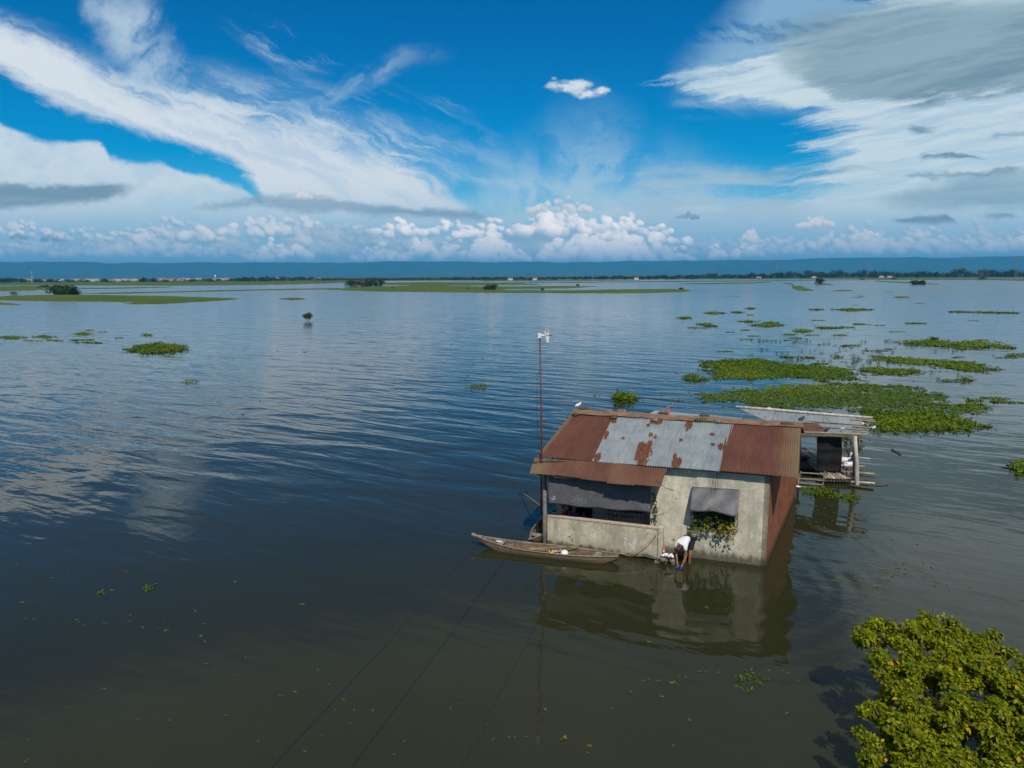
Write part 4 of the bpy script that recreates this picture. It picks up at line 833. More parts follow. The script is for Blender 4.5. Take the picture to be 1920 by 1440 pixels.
# people inside the porch
def seated(px, py, o_, label, shirt, sc=1.0, face=(.5, -.6, 0), hair='short'):
    h = onplane(px, py, w(0, o_, 0), hn); z0 = .12; fv = np.array(face, float); fv /= np.linalg.norm(fv); sv = np.cross(fv, (0, 0, 1))
    nk_ = h - np.array([0, 0, .15 * sc]) - fv * .01; ch_ = h - np.array([0, 0, .33 * sc]) - fv * .02; pe = h - np.array([0, 0, .66 * sc]) - fv * .03
    pe[2] = max(pe[2], z0 + .10); hs_ = dict(pelvis=pe, chest=ch_, neck=nk_, head=h, face=fv)
    for sgn, k_ in ((1, 'R'), (-1, 'L')):
        sh = h - np.array([0, 0, .24 * sc]) + sv * sgn * .17 * sc; hs_['sh' + k_] = sh; hs_['el' + k_] = sh + fv * .10 - np.array([0, 0, .22 * sc]) + sv * sgn * .03; hs_['wr' + k_] = sh + fv * .27 - np.array([0, 0, .25 * sc]) - sv * sgn * .06
        hp = pe + sv * sgn * .09; kn = hp + fv * .36 * sc; kn[2] = z0 + .30; hs_['hip' + k_] = hp; hs_['kn' + k_] = kn; hs_['an' + k_] = np.array([kn[0], kn[1], z0 + .07]) + fv * .02
    person((pe[0], pe[1], z0), label, hs_, shirt, M['navy'], hair); return pe, fv
s1_, f1_ = seated(1059, 948, -.12, 'person in a red top sitting behind the left end of the porch wall', M['red'], 1.0, (.8, -.3, -.05), 'bun2')
s2_, f2_ = seated(1077, 951, -.62, 'person in a purple top sitting in the dark porch doorway', M['purple'], .95, (-.4, -.8, 0))
s3_, f3_ = seated(1094, 966, -.35, 'child in grey whose head just shows over the porch wall by the doorway', M['teal'], .72, (-.3, -.9, .1))
for q_, f_, l_ in ((s1_, f1_, 'low wooden stool under the person in red'), (s2_, f2_, 'low wooden stool under the person in purple')):
    st_ = thing('stool', (q_[0], q_[1], .12), l_, 'stool'); zs = q_[2] - .105
    mb = MB(); mb.box((q_[0], q_[1], zs - .015), (.34, .26, .03)); mb.build('seat', M['wood'], st_)
    for i_ in (-1, 1):
        for j_ in (-1, 1): mb = MB(); mb.box((q_[0] + i_ * .14, q_[1] + j_ * .10, .12 + (zs - .15) / 2), (.035, .035, max(.02, zs - .15))); mb.build('leg', M['wood'], st_)

# ------------------------------------------------------------------ leafy things
def leafmat(name, c1, c2, c3=None, rough=.45, trans=.35, third=.95):
    m, t, b = mat(name); lf = t.new('ShaderNodeAttribute', attribute_name='leaf').outputs['Fac']
    col = t.mix(lf, c1, c2)
    if c3 is not None: col = t.mix(t.mapr(lf, third, third + .01), col, c3)
    t.put(b.inputs['Base Color'], col); b.inputs['Roughness'].default_value = rough; b.inputs['Specular IOR Level'].default_value = .14
    tr = t.new('ShaderNodeBsdfTranslucent'); t.put(tr.inputs[0], t.mix(.5, col, t.mix(.0, (.16, .20, .01), (0, 0, 0)))); mx_ = t.new('ShaderNodeMixShader'); mx_.inputs[0].default_value = trans
    t.l.new(b.outputs[0], mx_.inputs[1]); t.l.new(tr.outputs[0], mx_.inputs[2]); t.l.new(mx_.outputs[0], t.n['Material Output'].inputs[0])
    return m
M['mangrove'] = leafmat('mangrove_leaf', (.085, .130, .004), (.36, .375, .010), (.66, .38, .014), .42, .42, .982); M['bark'] = wood_mat('bark', (.15, .12, .085), (4, 4, 1)); M['twig'] = wood_mat('pale_twig', (.24, .19, .13), (4, 4, 1))
M['hyacinth'] = leafmat('hyacinth_leaf', (.045, .095, .003), (.155, .215, .005), None, .45, .25)
M['reed'] = leafmat('reed_blade', (.035, .060, .012), (.085, .115, .025), None, .6, .25); M['pad'] = leafmat('floating_pad', (.065, .085, .010), (.155, .155, .022), None, .55, .05)
M['vine'] = leafmat('vine_leaf', (.020, .045, .006), (.085, .115, .010), None, .5, .3); M['vineyellow'] = leafmat('yellow_leaf', (.22, .20, .02), (.50, .42, .02), None, .5, .3)
def leaves(pts, nrm, size, asp=.55, curl=.15, dirv=None):
    """many leaf blades at once -> (verts, faces, per-vertex random)"""
    n = len(pts); pts = np.array(pts, float); nrm = np.array(nrm, float); nrm /= np.linalg.norm(nrm, axis=1)[:, None] + 1e-9
    d = rng.normal(size=(n, 3)) if dirv is None else np.array(dirv, float)
    d = d - nrm * (d * nrm).sum(1)[:, None]; d /= np.linalg.norm(d, axis=1)[:, None] + 1e-9; s_ = np.cross(nrm, d); sz = np.broadcast_to(np.array(size, float), (n,))[:, None]
    A_ = pts; B_ = pts + d * sz * .45 + s_ * sz * asp * .5 + nrm * sz * curl; C_ = pts + d * sz - nrm * sz * curl * .4; D_ = pts + d * sz * .45 - s_ * sz * asp * .5 + nrm * sz * curl; E_ = pts + d * sz * .5
    vs = np.stack([A_, B_, C_, D_, E_], 1).reshape(-1, 3); k = np.arange(n)[:, None] * 5
    fs = np.concatenate([k + np.array([0, 1, 4]), k + np.array([1, 2, 4]), k + np.array([2, 3, 4]), k + np.array([3, 0, 4])])
    return vs, fs, np.repeat(rng.random(n), 5)
def fastmesh(name, vs, fs, m, parent=None, loc_=None, att=None, smooth=False):
    vs = np.array(vs, float)
    if loc_ is None: loc_ = wl(parent) if parent is not None else np.array([vs[:, 0].mean(), vs[:, 1].mean(), vs[:, 2].min()])
    me = bpy.data.meshes.new(name); k = fs.shape[1]
    me.vertices.add(len(vs)); me.vertices.foreach_set('co', (vs - np.array(loc_)).astype(np.float32).ravel())
    me.loops.add(len(fs) * k); me.loops.foreach_set('vertex_index', fs.astype(np.int32).ravel()); me.polygons.add(len(fs)); me.polygons.foreach_set('loop_start', np.arange(len(fs), dtype=np.int32) * k)
    me.update(calc_edges=True); me.validate()
    o = link(name, me, parent, loc_, m)
    for kk, vals in (att or {}).items(): a_ = me.attributes.new(kk, 'FLOAT', 'POINT'); a_.data.foreach_set('value', np.array(vals, np.float32))
    if smooth: me.polygons.foreach_set('use_smooth', [True] * len(me.polygons))
    return o
# vine in the caged window
vr = thing('vine', w(-1.68, .15, 1.2), 'leafy green and yellow vine spilling through the caged window', 'vine')
n_ = 620; u_ = rng.random(n_); ss = -2.28 + 1.22 * u_; zz = 1.70 - rng.random(n_) ** 1.2 * (.34 + .12 * np.sin(u_ * 19)); oo = .05 + .28 * rng.random(n_)
pp = np.array([w(a_, b_, c_) for a_, b_, c_ in zip(ss, oo, zz)]); nn = hn + rng.normal(size=(n_, 3)) * .6 + np.array([0, 0, .4])
v_, f_, l_ = leaves(pp, nn, rng.uniform(.07, .13, n_), .8, .1); fastmesh('leaves', v_, f_, M['vine'], vr, None, {'leaf': l_})
def trail(name, s0, z0, z1, n, m, spread=.06):
    t_ = rng.random(n); pp = np.array([w(s0 + spread * rng.normal() + .04 * math.sin(q * 9), .33 + .03 * rng.normal(), z0 + (z1 - z0) * q) for q in t_]); v_, f_, l_ = leaves(pp, hn + rng.normal(size=(n, 3)) * .6 + np.array([0, 0, .3]), rng.uniform(.06, .11, n), .8, .1)
    fastmesh(name, v_, f_, m, vr, None, {'leaf': l_})
trail('leaves', -2.30, 1.45, .98, 30, M['vine']); trail('leaves', -2.28, 1.15, .95, 16, M['vineyellow']); trail('leaves', -1.42, 1.35, .98, 46, M['vineyellow'], .09); trail('leaves', -1.12, 1.35, .70, 30, M['vineyellow'], .05); trail('leaves', -1.47, 1.2, .82, 26, M['vine'], .06); trail('leaves', -1.85, 1.3, 1.08, 18, M['vineyellow'], .07); trail('leaves', -2.05, 1.3, 1.04, 14, M['vine'], .05)
# slim creeper by the porch corner
n_ = 70; cz = rng.random(n_); pp = np.array([w(-3.60 + .04 * rng.normal(), .10 + .03 * rng.normal(), 1.15 + 1.0 * q) for q in cz]); v_, f_, l_ = leaves(pp, hn + rng.normal(size=(n_, 3)) * .6, rng.uniform(.05, .10, n_), .7); tag(fastmesh('creeper', v_, f_, M['vine'], None, None, {'leaf': l_}), 'thin green creeper climbing the wall at the right end of the porch', 'creeper')
n_ = 60; pp = np.array([w(is0 + .1 + 1.1 * q, io + .2, .85 + .55 * rng.random()) for q in rng.random(n_)]); v_, f_, l_ = leaves(pp, hn + rng.normal(size=(n_, 3)) * .6, rng.uniform(.06, .10, n_), .7); tag(fastmesh('creeper', v_, f_, M['vine'], None, None, {'leaf': l_}), 'sparse creeper hanging on the porch window bars', 'creeper')

# ------------------------------------------------------------------ raft, shed and animals on the right
pb = at(1607, 909)
def g(px, py, z): return at(px, py, z)
rd = g(1599, 897, .25) - g(1552, 896, .25); rd /= np.linalg.norm(rd); rb = np.array([-rd[1], rd[0], 0])
raft = thing('bamboo_raft', (pb[0] - 1, pb[1] + 2, 0), 'bamboo pole raft moored behind the brick wall of the house', 'raft')
fl = g(1550, 897, .25)
for i in range(11):
    a_ = fl + rd * (i * .118 - .02) + rb * rng.uniform(-.05, .05); ln = 5.2
    dv = rb * ln + rd * .10
    mb = MB(); mb.tube([a_ + dv * t_ + np.array([0, 0, .012 * math.sin(i * 2 + t_ * 9)]) for t_ in np.linspace(0, 1, 7)], .046 + .005 * math.sin(i * 3.3), 8)
    mb.build('pole', M['bamboo'] if i not in (3, 7) else M['palebamboo'], raft, smooth=True)
for i in range(12):
    a_ = g(1494, 879, .25) + rd * (i * .125) + rb * rng.uniform(-.06, .06); mb = MB()
    mb.tube([a_, a_ + rb * 2.2 + rd * .12, a_ + rb * 4.2 + rd * .25], .05, 8); mb.build('pole', M['bamboodark'], raft, smooth=True)
for d_ in (.25, 2.2, 4.6): mb = MB(); mb.tube([fl + rb * d_ - rd * 1.4 + np.array([0, 0, -.12]), fl + rb * d_ + rd * 1.9 + np.array([0, 0, -.12])], .06, 8); mb.build('crossbeam', M['bamboodark'], raft, smooth=True)
for i in range(9):
    a_ = fl + rd * (i * .13 - .03) + rb * .06 + np.array([0, 0, -.15]); mb = MB(); mb.tube([a_, a_ + rb * 3], .055, 8); mb.build('float_pole', M['bamboodark'], raft, smooth=True)
for (x0, y0, x1, y1, z, r_, m_) in [(1606, 874, 1622, 875, .22, .05, 'bamboo'), (1606, 886, 1640, 889, .22, .055, 'bamboo'), (1608, 890, 1640, 894, .15, .05, 'bamboodark'), (1608, 904, 1640, 906, .12, .05, 'palebamboo'), (1606, 912, 1638, 916, .05, .05, 'bamboodark'), (1610, 858, 1632, 860, .5, .03, 'palebamboo')]:
    mb = MB(); p0, p1 = g(x0, y0, z), g(x1, y1, z); mb.tube([p0 - (p1 - p0) * .4, p1], r_, 8); mb.build('outrigger_pole', M[m_], raft, smooth=True)
mb = MB(); mb.tube([g(1608, 895, .2), g(1665, 907, .05)], .014, 5); mb.tube([g(1640, 909, .03), g(1652, 910, .03), g(1664, 906, .05)], .02, 5); tag(mb.build('twig', M['wood']), 'thin bent twig floating off the raft corner', 'twig')
mb = MB(); mb.tube([at(1671, 842, .03), at(1691, 852, .05)], .03, 6); tag(mb.build('driftwood', M['bamboodark']), 'dark stick floating right of the raft', 'stick')
# shed roof on poles
shed = thing('lean_to_shed', (pb[0] - 1, pb[1] + 1, 0), 'lean-to of galvanised and rusty sheets on bamboo posts over the raft', 'shed')
F0, F1 = g(1488, 813, 2.30), g(1612, 816, 2.32); B0, B1 = g(1386, 767, 2.62), g(1617, 784, 2.55)
def sp(u, v, dz_=0): return (F0 * (1 - u) + F1 * u) * (1 - v) + (B0 * (1 - u) + B1 * u) * v + np.array([0, 0, dz_])
def sheet(u0, u1, v0, v1, m_, dz_): corr('roof_sheet', sp(u0, v0, dz_), sp(u1, v0, dz_), sp(u1, v1, dz_), sp(u0, v1, dz_), m_, shed, {'rust': lambda u, v, p: .25, 'old': lambda u, v, p: .2}, nv=5, per=5, amp=.012, sag=.04)
sheet(.55, 1.0, 0, .62, M['galv'], .0); sheet(.50, .72, .60, 1.0, M['galv'], .014); sheet(.70, 1.0, .56, 1.0, M['galv'], .022); sheet(0, .30, .38, 1.0, M['galv'], .03); sheet(.28, .52, .48, 1.0, M['galv'], .018); sheet(.0, .56, 0, .52, M['rust'], .006)
mb = MB(); mb.tube([sp(-.03, 1.0, .10), sp(.3, 1.01, .09), sp(.65, .99, .08), sp(1.08, .96, .09)], [.075, .07, .066, .05], 10); mb.build('ridge_pole', M['palebamboo'], shed, smooth=True)
for v_, u0, u1, r_, m_ in [(.55, .50, 1.14, .035, 'bamboo'), (.28, .50, 1.10, .032, 'greywood'), (.40, .9, 1.16, .03, 'bamboo'), (.80, .9, 1.12, .035, 'bamboo'), (.90, .95, 1.10, .035, 'bamboo'), (.02, .0, 1.13, .045, 'bamboo'), (.14, .9, 1.12, .03, 'bamboo')]:
    mb = MB(); mb.tube([sp(u0, v_, .05), sp((u0 + u1) / 2, v_ - .01, .055), sp(u1, v_ - .03, .04)], r_, 8); mb.build('batten', M[m_], shed, smooth=True)
mb = MB(); mb.tube([sp(0, 0, -.07), sp(1.02, 0, -.07)], .05, 8); mb.build('front_beam', M['wood'], shed, smooth=True)
for px_, py_, zt, r_, m_ in [(1607, 909, 2.30, .10, 'palebamboo')]:
    b_ = at(px_, py_); tp_ = g(1603, 818, 2.28); mb = MB(); mb.tube([b_ + np.array([0, 0, -.8]), b_, b_ * .5 + tp_ * .5 + np.array([.02, 0, 0]), tp_], [.10, .095, .09, .08], 10); mb.build('post', M[m_], shed, smooth=True)
for (x0, y0, z0, x1, y1, z1, r_) in [(1601, 893, .2, 1600, 818, 2.3, .05), (1607, 868, .3, 1610, 812, 2.35, .06), (1500, 868, .25, 1500, 806, 2.4, .05)]:
    mb = MB(); mb.tube([g(x0, y0, z0), g(x1, y1, z1)], r_, 8); mb.build('post', M['greywood'], shed, smooth=True)
def net(u, v):
    p = (g(1532, 818, 2.2) * (1 - u) + g(1579, 818, 2.2) * u) * (1 - v) + (g(1531, 884, .34) * (1 - u) + g(1576, 884, .34) * u) * v
    return p + rb * (.03 * math.sin(u * 9 + v * 4) + .02 * math.sin(v * 17)) - rb * .05 * (1 if v > .33 else 0)
mb = MB(); mb.add(*sheetgrid(net, 20, 24)); nt_ = mb.build('black_netting', M['cloth2'], smooth=True); solid(nt_, .01); tag(nt_, 'black netting hanging from the shed roof down to the raft', 'netting')
# stair frame beside the brick wall
sf = thing('wooden_steps', g(1522, 905, 0), 'low wooden step frame leaning between brick wall and raft', 'steps')
for (x0, y0, x1, y1) in [(1500, 886, 1545, 889), (1498, 897, 1545, 901), (1497, 905, 1543, 909), (1496, 912, 1541, 916)]:
    k_ = (y0 - 886) / 26; mb = MB(); mb.bar(g(x0, y0, .42 - .40 * k_), g(x1, y1, .42 - .40 * k_), .10, .035); mb.build('tread', M['greywood'], sf)
for x0, x1 in ((1501, 1495), (1547, 1541)): mb = MB(); mb.bar(g(x0, 884, .42), g(x1, 918, -.02), .06, .06); mb.build('stringer', M['wood'], sf)
def bucket(px, py, z, h, r, label, arm=None, tall=False):
    c = at(px, py, z); t_ = thing('bucket', c, label, 'bucket'); mb = MB(); mb.lathe(c, [(0, .01), (r * .85, .0), (r, h), (r * 1.05, h), (r * 1.05, h - .02), (r * .93, h), (r * .8, .02), (0, .02)], 18); mb.build('pail', M['white'], t_, smooth=True)
    mb = MB(); mb.tube([c + np.array([r * math.cos(a_), 0, h + r * 1.2 * math.sin(a_)]) for a_ in np.linspace(0, math.pi, 9)], .007, 5); mb.build('handle', M['iron'], t_); return c
c_ = bucket(1496, 920, .22, .20, .11, 'small white bucket hanging at the far corner of the brick wall')
mb = MB(); mb.tube([c_ + np.array([0, 0, .33]), c_ + np.array([-.02, .02, .52]), c_ + np.array([-.35, .05, .55])], .014, 5); tag(mb.build('hook_stick', M['palebamboo']), 'short pale stick the white bucket hangs from', 'stick')
bucket(1595, 862, .30, .36, .15, 'white bucket with a potted plant behind the two geese')
mb = MB(); c_ = g(1506, 862, .31); mb.lathe(c_, [(0, 0), (.2, .02), (.30, .12), (.32, .13), (.28, .12), (.18, .04), (0, .03)], 18); tag(mb.build('wash_basin', M['dark'], smooth=True), 'black basin on the dark bamboo floor of the raft', 'basin')
def plant(px, py, z, h, n, label, sp_=.25):
    c = g(px, py, z); v0 = []; n0 = []
    for _ in range(n): q = rng.random(); v0.append(c + np.array([rng.normal() * sp_ * (.4 + q), rng.normal() * sp_ * .6, h * q])); n0.append(np.array([rng.normal(), rng.normal() - .5, 1.0]))
    r_ = thing('potted_plant', c, label, 'plant'); v_, f_, l_ = leaves(v0, n0, rng.uniform(.12, .24, n), .35); fastmesh('leaves', v_, f_, M['vine'], r_, None, {'leaf': l_})
    mb = MB()
    for k_ in range(4): mb.tube([c, c + np.array([rng.normal() * sp_ * .5, rng.normal() * .05, h * .5]), c + np.array([rng.normal() * sp_, rng.normal() * .1, h])], .012, 5)
    mb.build('stems', M['vine' if False else 'wood'], r_)
plant(1594, 851, .55, .75, 60, 'leafy plant growing from the white bucket on the raft'); plant(1612, 850, .5, .7, 34, 'small leafy plant outside the shed post over the water', .14); plant(1586, 846, .3, 1.1, 36, 'tall dark plant between the black netting and the white bucket', .1)
mb = MB(); c_ = g(1580, 862, .42); mb.box(c_, (.42, .3, .22), (rd, rb, np.array([0, 0, 1.]))); mb.box(c_ + np.array([0, 0, .13]), (.46, .34, .04), (rd, rb, np.array([0, 0, 1.]))); tag(mb.build('red_crate', M['red']), 'red tub behind the geese on the raft', 'tub')
# birds
def bird(c, f, s, m, label, cat, long=False, beak='beak', sit=True, tailm=None, grp=None):
    c = np.array(c, float); f = np.array(f, float); f /= np.linalg.norm(f); up = np.array([0, 0, 1.]); root = thing(cat, c, label, cat, grp); g_ = Fig(); lean = .10 if long else .45
    b0 = c + up * s * (.30 if long else .30); ax_ = f * math.cos(lean) + up * math.sin(lean)
    k_ = g_.chain([b0], [s * .21]); k1 = g_.chain([b0 + ax_ * s * .22], [s * .17], k_); g_.chain([b0 - ax_ * s * .26, b0 - ax_ * s * .50], [s * .13, s * .035], k_)
    if long: k2 = g_.chain([b0 + ax_ * s * .32 + up * s * .16, b0 + ax_ * s * .33 + up * s * .36, b0 + ax_ * s * .42 + up * s * .44], [s * .075, s * .055, s * .075], k1); hd = b0 + ax_ * s * .42 + up * s * .44
    else: k2 = g_.chain([b0 + ax_ * s * .36 + up * s * .08, b0 + ax_ * s * .46 + up * s * .14], [s * .10, s * .09], k1); hd = b0 + ax_ * s * .46 + up * s * .14
    skin('body', g_.p, g_.e, g_.r, m, root, 0, 2)
    mb = MB(); bl = .15 if long else .10; mb.tube([hd + f * s * .04, hd + f * s * (.06 + bl) - up * s * .03], [s * .035, s * .012], 6); mb.build('beak', M[beak], root, smooth=True)
    sv = np.cross(f, up)
    for q_ in (-1, 1):
        mb = MB(); mb.ball(b0 - ax_ * s * .08 + sv * q_ * s * .17 + up * s * .03, (s * .30, s * .05, s * .14), 10, 7, (ax_, sv, np.cross(ax_, sv))); mb.build('wing', tailm or m, root, smooth=True)
        mb = MB(); mb.tube([b0 + sv * q_ * s * .09 - up * s * .12, c + sv * q_ * s * .09, c + sv * q_ * s * .09 + f * s * .1], s * .022, 5); mb.build('leg', M[beak], root)
    return root
bird(g(1582, 872, .30), (.85, -.4, 0), .80, M['feather'], 'white goose standing behind, next to the red tub', 'goose', True)
bird(g(1590, 879, .28), (.95, -.1, 0), .68, M['feather'], 'white goose lying in front at the edge of the raft', 'goose', True)
for px_, py_, l_ in ((1580, 884, 'pale round stone on the raft by the black netting'), (1590, 886, 'reddish stone on the raft below the front goose')): mb = MB(); mb.ball(g(px_, py_, .31), (.10, .08, .05), 8, 6); tag(mb.build('stone', M['stone'] if px_ < 1585 else M['pink'], smooth=True), l_, 'stone')
rz_ = lambda px_: w(loc(onplane(px_, 771 + (px_ - 1078) * .066, w(0, RO_, RZ), hn))[0], RO_, RZ + .07)
bird(rz_(1084) + np.array([0, 0, .10]), (.95, .2, 0), .29, M['feather'], 'white pigeon perched at the left end of the ridge', 'pigeon', False)
bird(rz_(1502) + np.array([.0, 0, .06]), (.9, .2, 0), .29, M['pigeon'], 'dark pigeon perched at the right end of the ridge', 'pigeon', False)
bird(sp(1.03, .42, .08), (-.9, -.2, 0), .30, M['feather'], 'white and black pigeon at the right edge of the shed roof', 'pigeon', False, tailm=M['pigeon']); bird(sp(1.11, .42, .07), (.8, -.3, 0), .30, M['pigeon'], 'black pigeon on the battens just past the shed roof edge', 'pigeon', False)
bird(sp(1.15, .28, .07), (.9, .1, 0), .34, M['pigeon'], 'grey and white pigeon at the tip of the shed battens', 'pigeon', False, tailm=M['feather']); bird(sp(.76, .10, .08), (.2, -.9, 0), .32, M['feather'], 'small white pigeon on the front of the shed roof', 'pigeon', False)
bird(sp(.55, .10, .05), (.9, -.3, 0), .30, M['pigeon'], 'black pigeon on the rusty front of the shed roof', 'pigeon', False)
mb = MB(); c_ = atdist(1442, 767, sp(.25, 1.05)[1]); mb.ball(c_, (.13, .12, .10), 12, 8); mb.lathe(c_ + np.array([0, 0, -.05]), [(.10, .0), (.19, .0), (.19, .02), (.11, .03)], 14); tag(mb.build('yellow_hat', M['yellow'], smooth=True), 'round yellow hat behind the white ridge pole of the shed', 'hat')
# rear roof behind the ridge, with a leaning pole and a pink rag
rr = thing('rear_annex', (8, 33.5, 0), 'flat grey roofed annex just showing behind the main ridge', 'annex')
A0, A1 = g(1205, 777, 2.78), g(1395, 792, 2.78); A2, A3 = g(1228, 770, 2.80), g(1390, 783, 2.80)
corr('roof_sheet', A0 - rb * .4 - np.array([0, 0, .02]), A1 - rb * .4, A3, A2, M['galv'], rr, {'rust': lambda u, v, p: .1}, nv=4, per=5)
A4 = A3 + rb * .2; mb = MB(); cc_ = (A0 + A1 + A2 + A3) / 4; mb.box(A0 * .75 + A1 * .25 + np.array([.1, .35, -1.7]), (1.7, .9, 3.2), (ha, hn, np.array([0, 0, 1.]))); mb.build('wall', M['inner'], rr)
mb = MB(); q0, q1 = g(1232, 776, 2.9), atdist(1262, 758, g(1232, 776, 2.9)[1] - .1); mb.tube([q0 - (q1 - q0) * .1, q1], .035, 6); tag(mb.build('leaning_pole', M['greywood']), 'grey wooden pole sticking up behind the ridge with a pink rag', 'pole')
mb = MB(); q_ = q0 * .45 + q1 * .55; mb.add(*sheetgrid(lambda u, v: q_ + np.array([.02 + .16 * u, .03 * math.sin(u * 9 + v * 5), -.05 - .26 * v]), 6, 6)); tag(solid(mb.build('rag', M['pink'], smooth=True), .008), 'pink and white rag hanging on the pole behind the ridge', 'rag')
# ------------------------------------------------------------------ floating plants
def polyw(pts): return np.array([at(*p)[:2] for p in pts])
def jag(P, step, amp):
    out = []
    for a_, b_ in zip(P, np.roll(P, -1, 0)):
        d = b_ - a_; L = np.linalg.norm(d); n = max(1, int(L / step)); nr = np.array([-d[1], d[0]]) / (L + 1e-9)
        for i in range(n): out.append(a_ + d * (i / n) + nr * rng.normal() * amp * (1 if i else .3))
    return np.array(out)
def inside(P, Q):
    x, y = Q[:, 0], Q[:, 1]; c = np.zeros(len(Q), bool); j = len(P) - 1
    for i in range(len(P)):
        xi, yi = P[i]; xj, yj = P[j]
        c ^= ((yi > y) != (yj > y)) & (x < (xj - xi) * (y - yi) / (yj - yi + 1e-12) + xi); j = i
    return c
M['matbase'] = simple('matted_weed', (.035, .062, .010), .9, .5, 1.4)
ZB = lambda L: [(1240 + x / 2.8235, 560 + y / 2.8235) for x, y in L]
def mat_patch(pts, label, dens=26, size=(.09, .20), h=.085, m='hyacinth', name='plant_mat', cat='plant mat', group='green plant mats floating on the flood water', maxn=9000, sheet_=True, up=1.0):
    P = polyw(pts); A_ = .5 * abs(np.dot(P[:, 0], np.roll(P[:, 1], 1)) - np.dot(P[:, 1], np.roll(P[:, 0], 1)))
    sc = math.sqrt(A_); J = jag(P, sc * .06, sc * .012); c = J.mean(0); root = thing(name, (c[0], c[1], 0), label, cat, group)
    wr_ = min(2.6, sc * .20)
    def fill(n, thr):
        lo, hi = J.min(0) - wr_, J.max(0) + wr_; Q = rng.uniform(lo, hi, (int(n * 5), 2)); f1 = 1.6 / max(sc * .16, .5)
        jit = np.column_stack([fbm(Q[:, 0] * f1, Q[:, 1] * f1, 17, 5, .62) - .5, fbm(Q[:, 0] * f1, Q[:, 1] * f1, 37, 5, .62) - .5]) * wr_ * 2.6
        Q = Q[inside(J, Q + jit)]; pv = fbm(Q[:, 0] * .55, Q[:, 1] * .55, 7, 5, .6); return Q[pv > thr][:n]
    n = int(min(maxn, A_ * dens)); Q = fill(n, .30); pv = fbm(Q[:, 0] * .7, Q[:, 1] * .7, 7, 4); pb_ = fbm(Q[:, 0] * .22 + 5, Q[:, 1] * .22, 9, 5)
    hh = h * (.2 + 1.3 * np.clip(pv * 1.6 - .35, 0, 1)) * rng.random(len(Q)) * (.4 + 1.2 * np.clip(pb_ * 2 - .5, 0, 1))
    nn = rng.normal(size=(len(Q), 3)) * .5 + np.array([0, -.25, up]); v_, f_, l_ = leaves(np.column_stack([Q, hh + .01]), nn, rng.uniform(*size, len(Q)), .55, .12)
    l_ = np.clip(np.repeat(pb_ * 2.2 - .7, 5) * .7 + l_ * .45, 0, 1)
    fastmesh('leaves', v_, f_, M[m], root, None, {'leaf': l_})
    if sheet_:
        Q = fill(int(min(maxn, A_ * dens) * .55), .22); nn = rng.normal(size=(len(Q), 3)) * .10 + np.array([0, 0, 1.0]); v_, f_, l_ = leaves(np.column_stack([Q, rng.uniform(.006, .03, len(Q))]), nn, rng.uniform(size[0] * 1.5, size[1] * 1.9, len(Q)), .8, .02)
        fastmesh('floating_leaves', v_, f_, M[m], root, None, {'leaf': l_ * .6})
    return root
mat_patch(ZB([(190, 515), (350, 490), (560, 470), (640, 460), (800, 465), (980, 450), (1150, 455), (1300, 480), (1400, 495), (1490, 520), (1460, 545), (1380, 560), (1340, 580), (1100, 585), (950, 580), (760, 585), (600, 580), (500, 565), (380, 545), (240, 535)]), 'largest green plant mat, spread behind the shed and the ridge of the house', 60, maxn=20000)
mat_patch(ZB([(235, 340), (380, 318), (560, 320), (640, 345), (840, 355), (980, 365), (1000, 395), (960, 435), (880, 440), (840, 425), (700, 415), (600, 420), (470, 438), (370, 425), (300, 405), (280, 385), (270, 360)]), 'second largest plant mat, just beyond the largest one', 44, (.15, .28), maxn=16000)
mat_patch(ZB([(1050, 375), (1130, 362), (1250, 375), (1340, 372), (1390, 385), (1320, 405), (1180, 405), (1100, 390)]), 'plant mat between the second largest mat and the long tongue on its right', 34, (.16, .28))
mat_patch(ZB([(1125, 310), (1220, 306), (1330, 320), (1440, 325), (1540, 330), (1680, 340), (1660, 355), (1740, 370), (1780, 372), (1700, 388), (1600, 380), (1520, 368), (1450, 350), (1260, 345), (1170, 335)]), 'long slanting tongue of green plants beyond the largest mat on the right', 34, (.18, .32))
mat_patch(ZB([(1105, 600), (1180, 588), (1330, 590), (1440, 600), (1520, 620), (1600, 645), (1720, 670), (1700, 682), (1550, 695), (1400, 700), (1200, 705), (1120, 690), (1105, 650)]), 'brightest grassy plant mat, right of the shed roof', 90, (.12, .24), .20, 'grassmat' if False else 'hyacinth', maxn=16000, up=.55)
mat_patch(ZB([(1385, 565), (1500, 560), (1620, 568), (1710, 595), (1690, 610), (1560, 612), (1450, 598), (1390, 580)]), 'darker plant mat behind the brightest one', 34)
mat_patch(ZB([(980, 585), (1060, 580), (1120, 590), (1110, 605), (1000, 600)]), 'narrow plant mat between the shed ridge pole and the brightest mat', 30)
mat_patch(ZB([(1250, 230), (1400, 225), (1450, 212), (1480, 235), (1600, 230), (1720, 238), (1860, 255), (1840, 265), (1700, 255), (1560, 262), (1470, 252), (1330, 245)]), 'long thin plant mat farther off near the right edge', 14, (.25, .45), .3)
mat_patch([(248, 652), (262, 648), (290, 646), (318, 646), (342, 651), (338, 658), (310, 662), (270, 663), (250, 659)], 'oval hyacinth clump alone on the open water at the left', 30, (.2, .42), .34, name='hyacinth_clump', cat='hyacinth clump')
mat_patch(ZB([(120, 412), (160, 402), (200, 412), (235, 425), (225, 437), (150, 438), (118, 428)]), 'small upright hyacinth clump left of the second largest mat', 40, (.15, .3), .35, name='hyacinth_clump', cat='hyacinth clump')
mat_patch([(1147, 748), (1155, 743), (1176, 743), (1190, 746), (1184, 753), (1160, 754)], 'spiky hyacinth clump on the water above the ridge of the house', 110, (.15, .35), .55, name='hyacinth_clump', cat='hyacinth clump', up=.4)
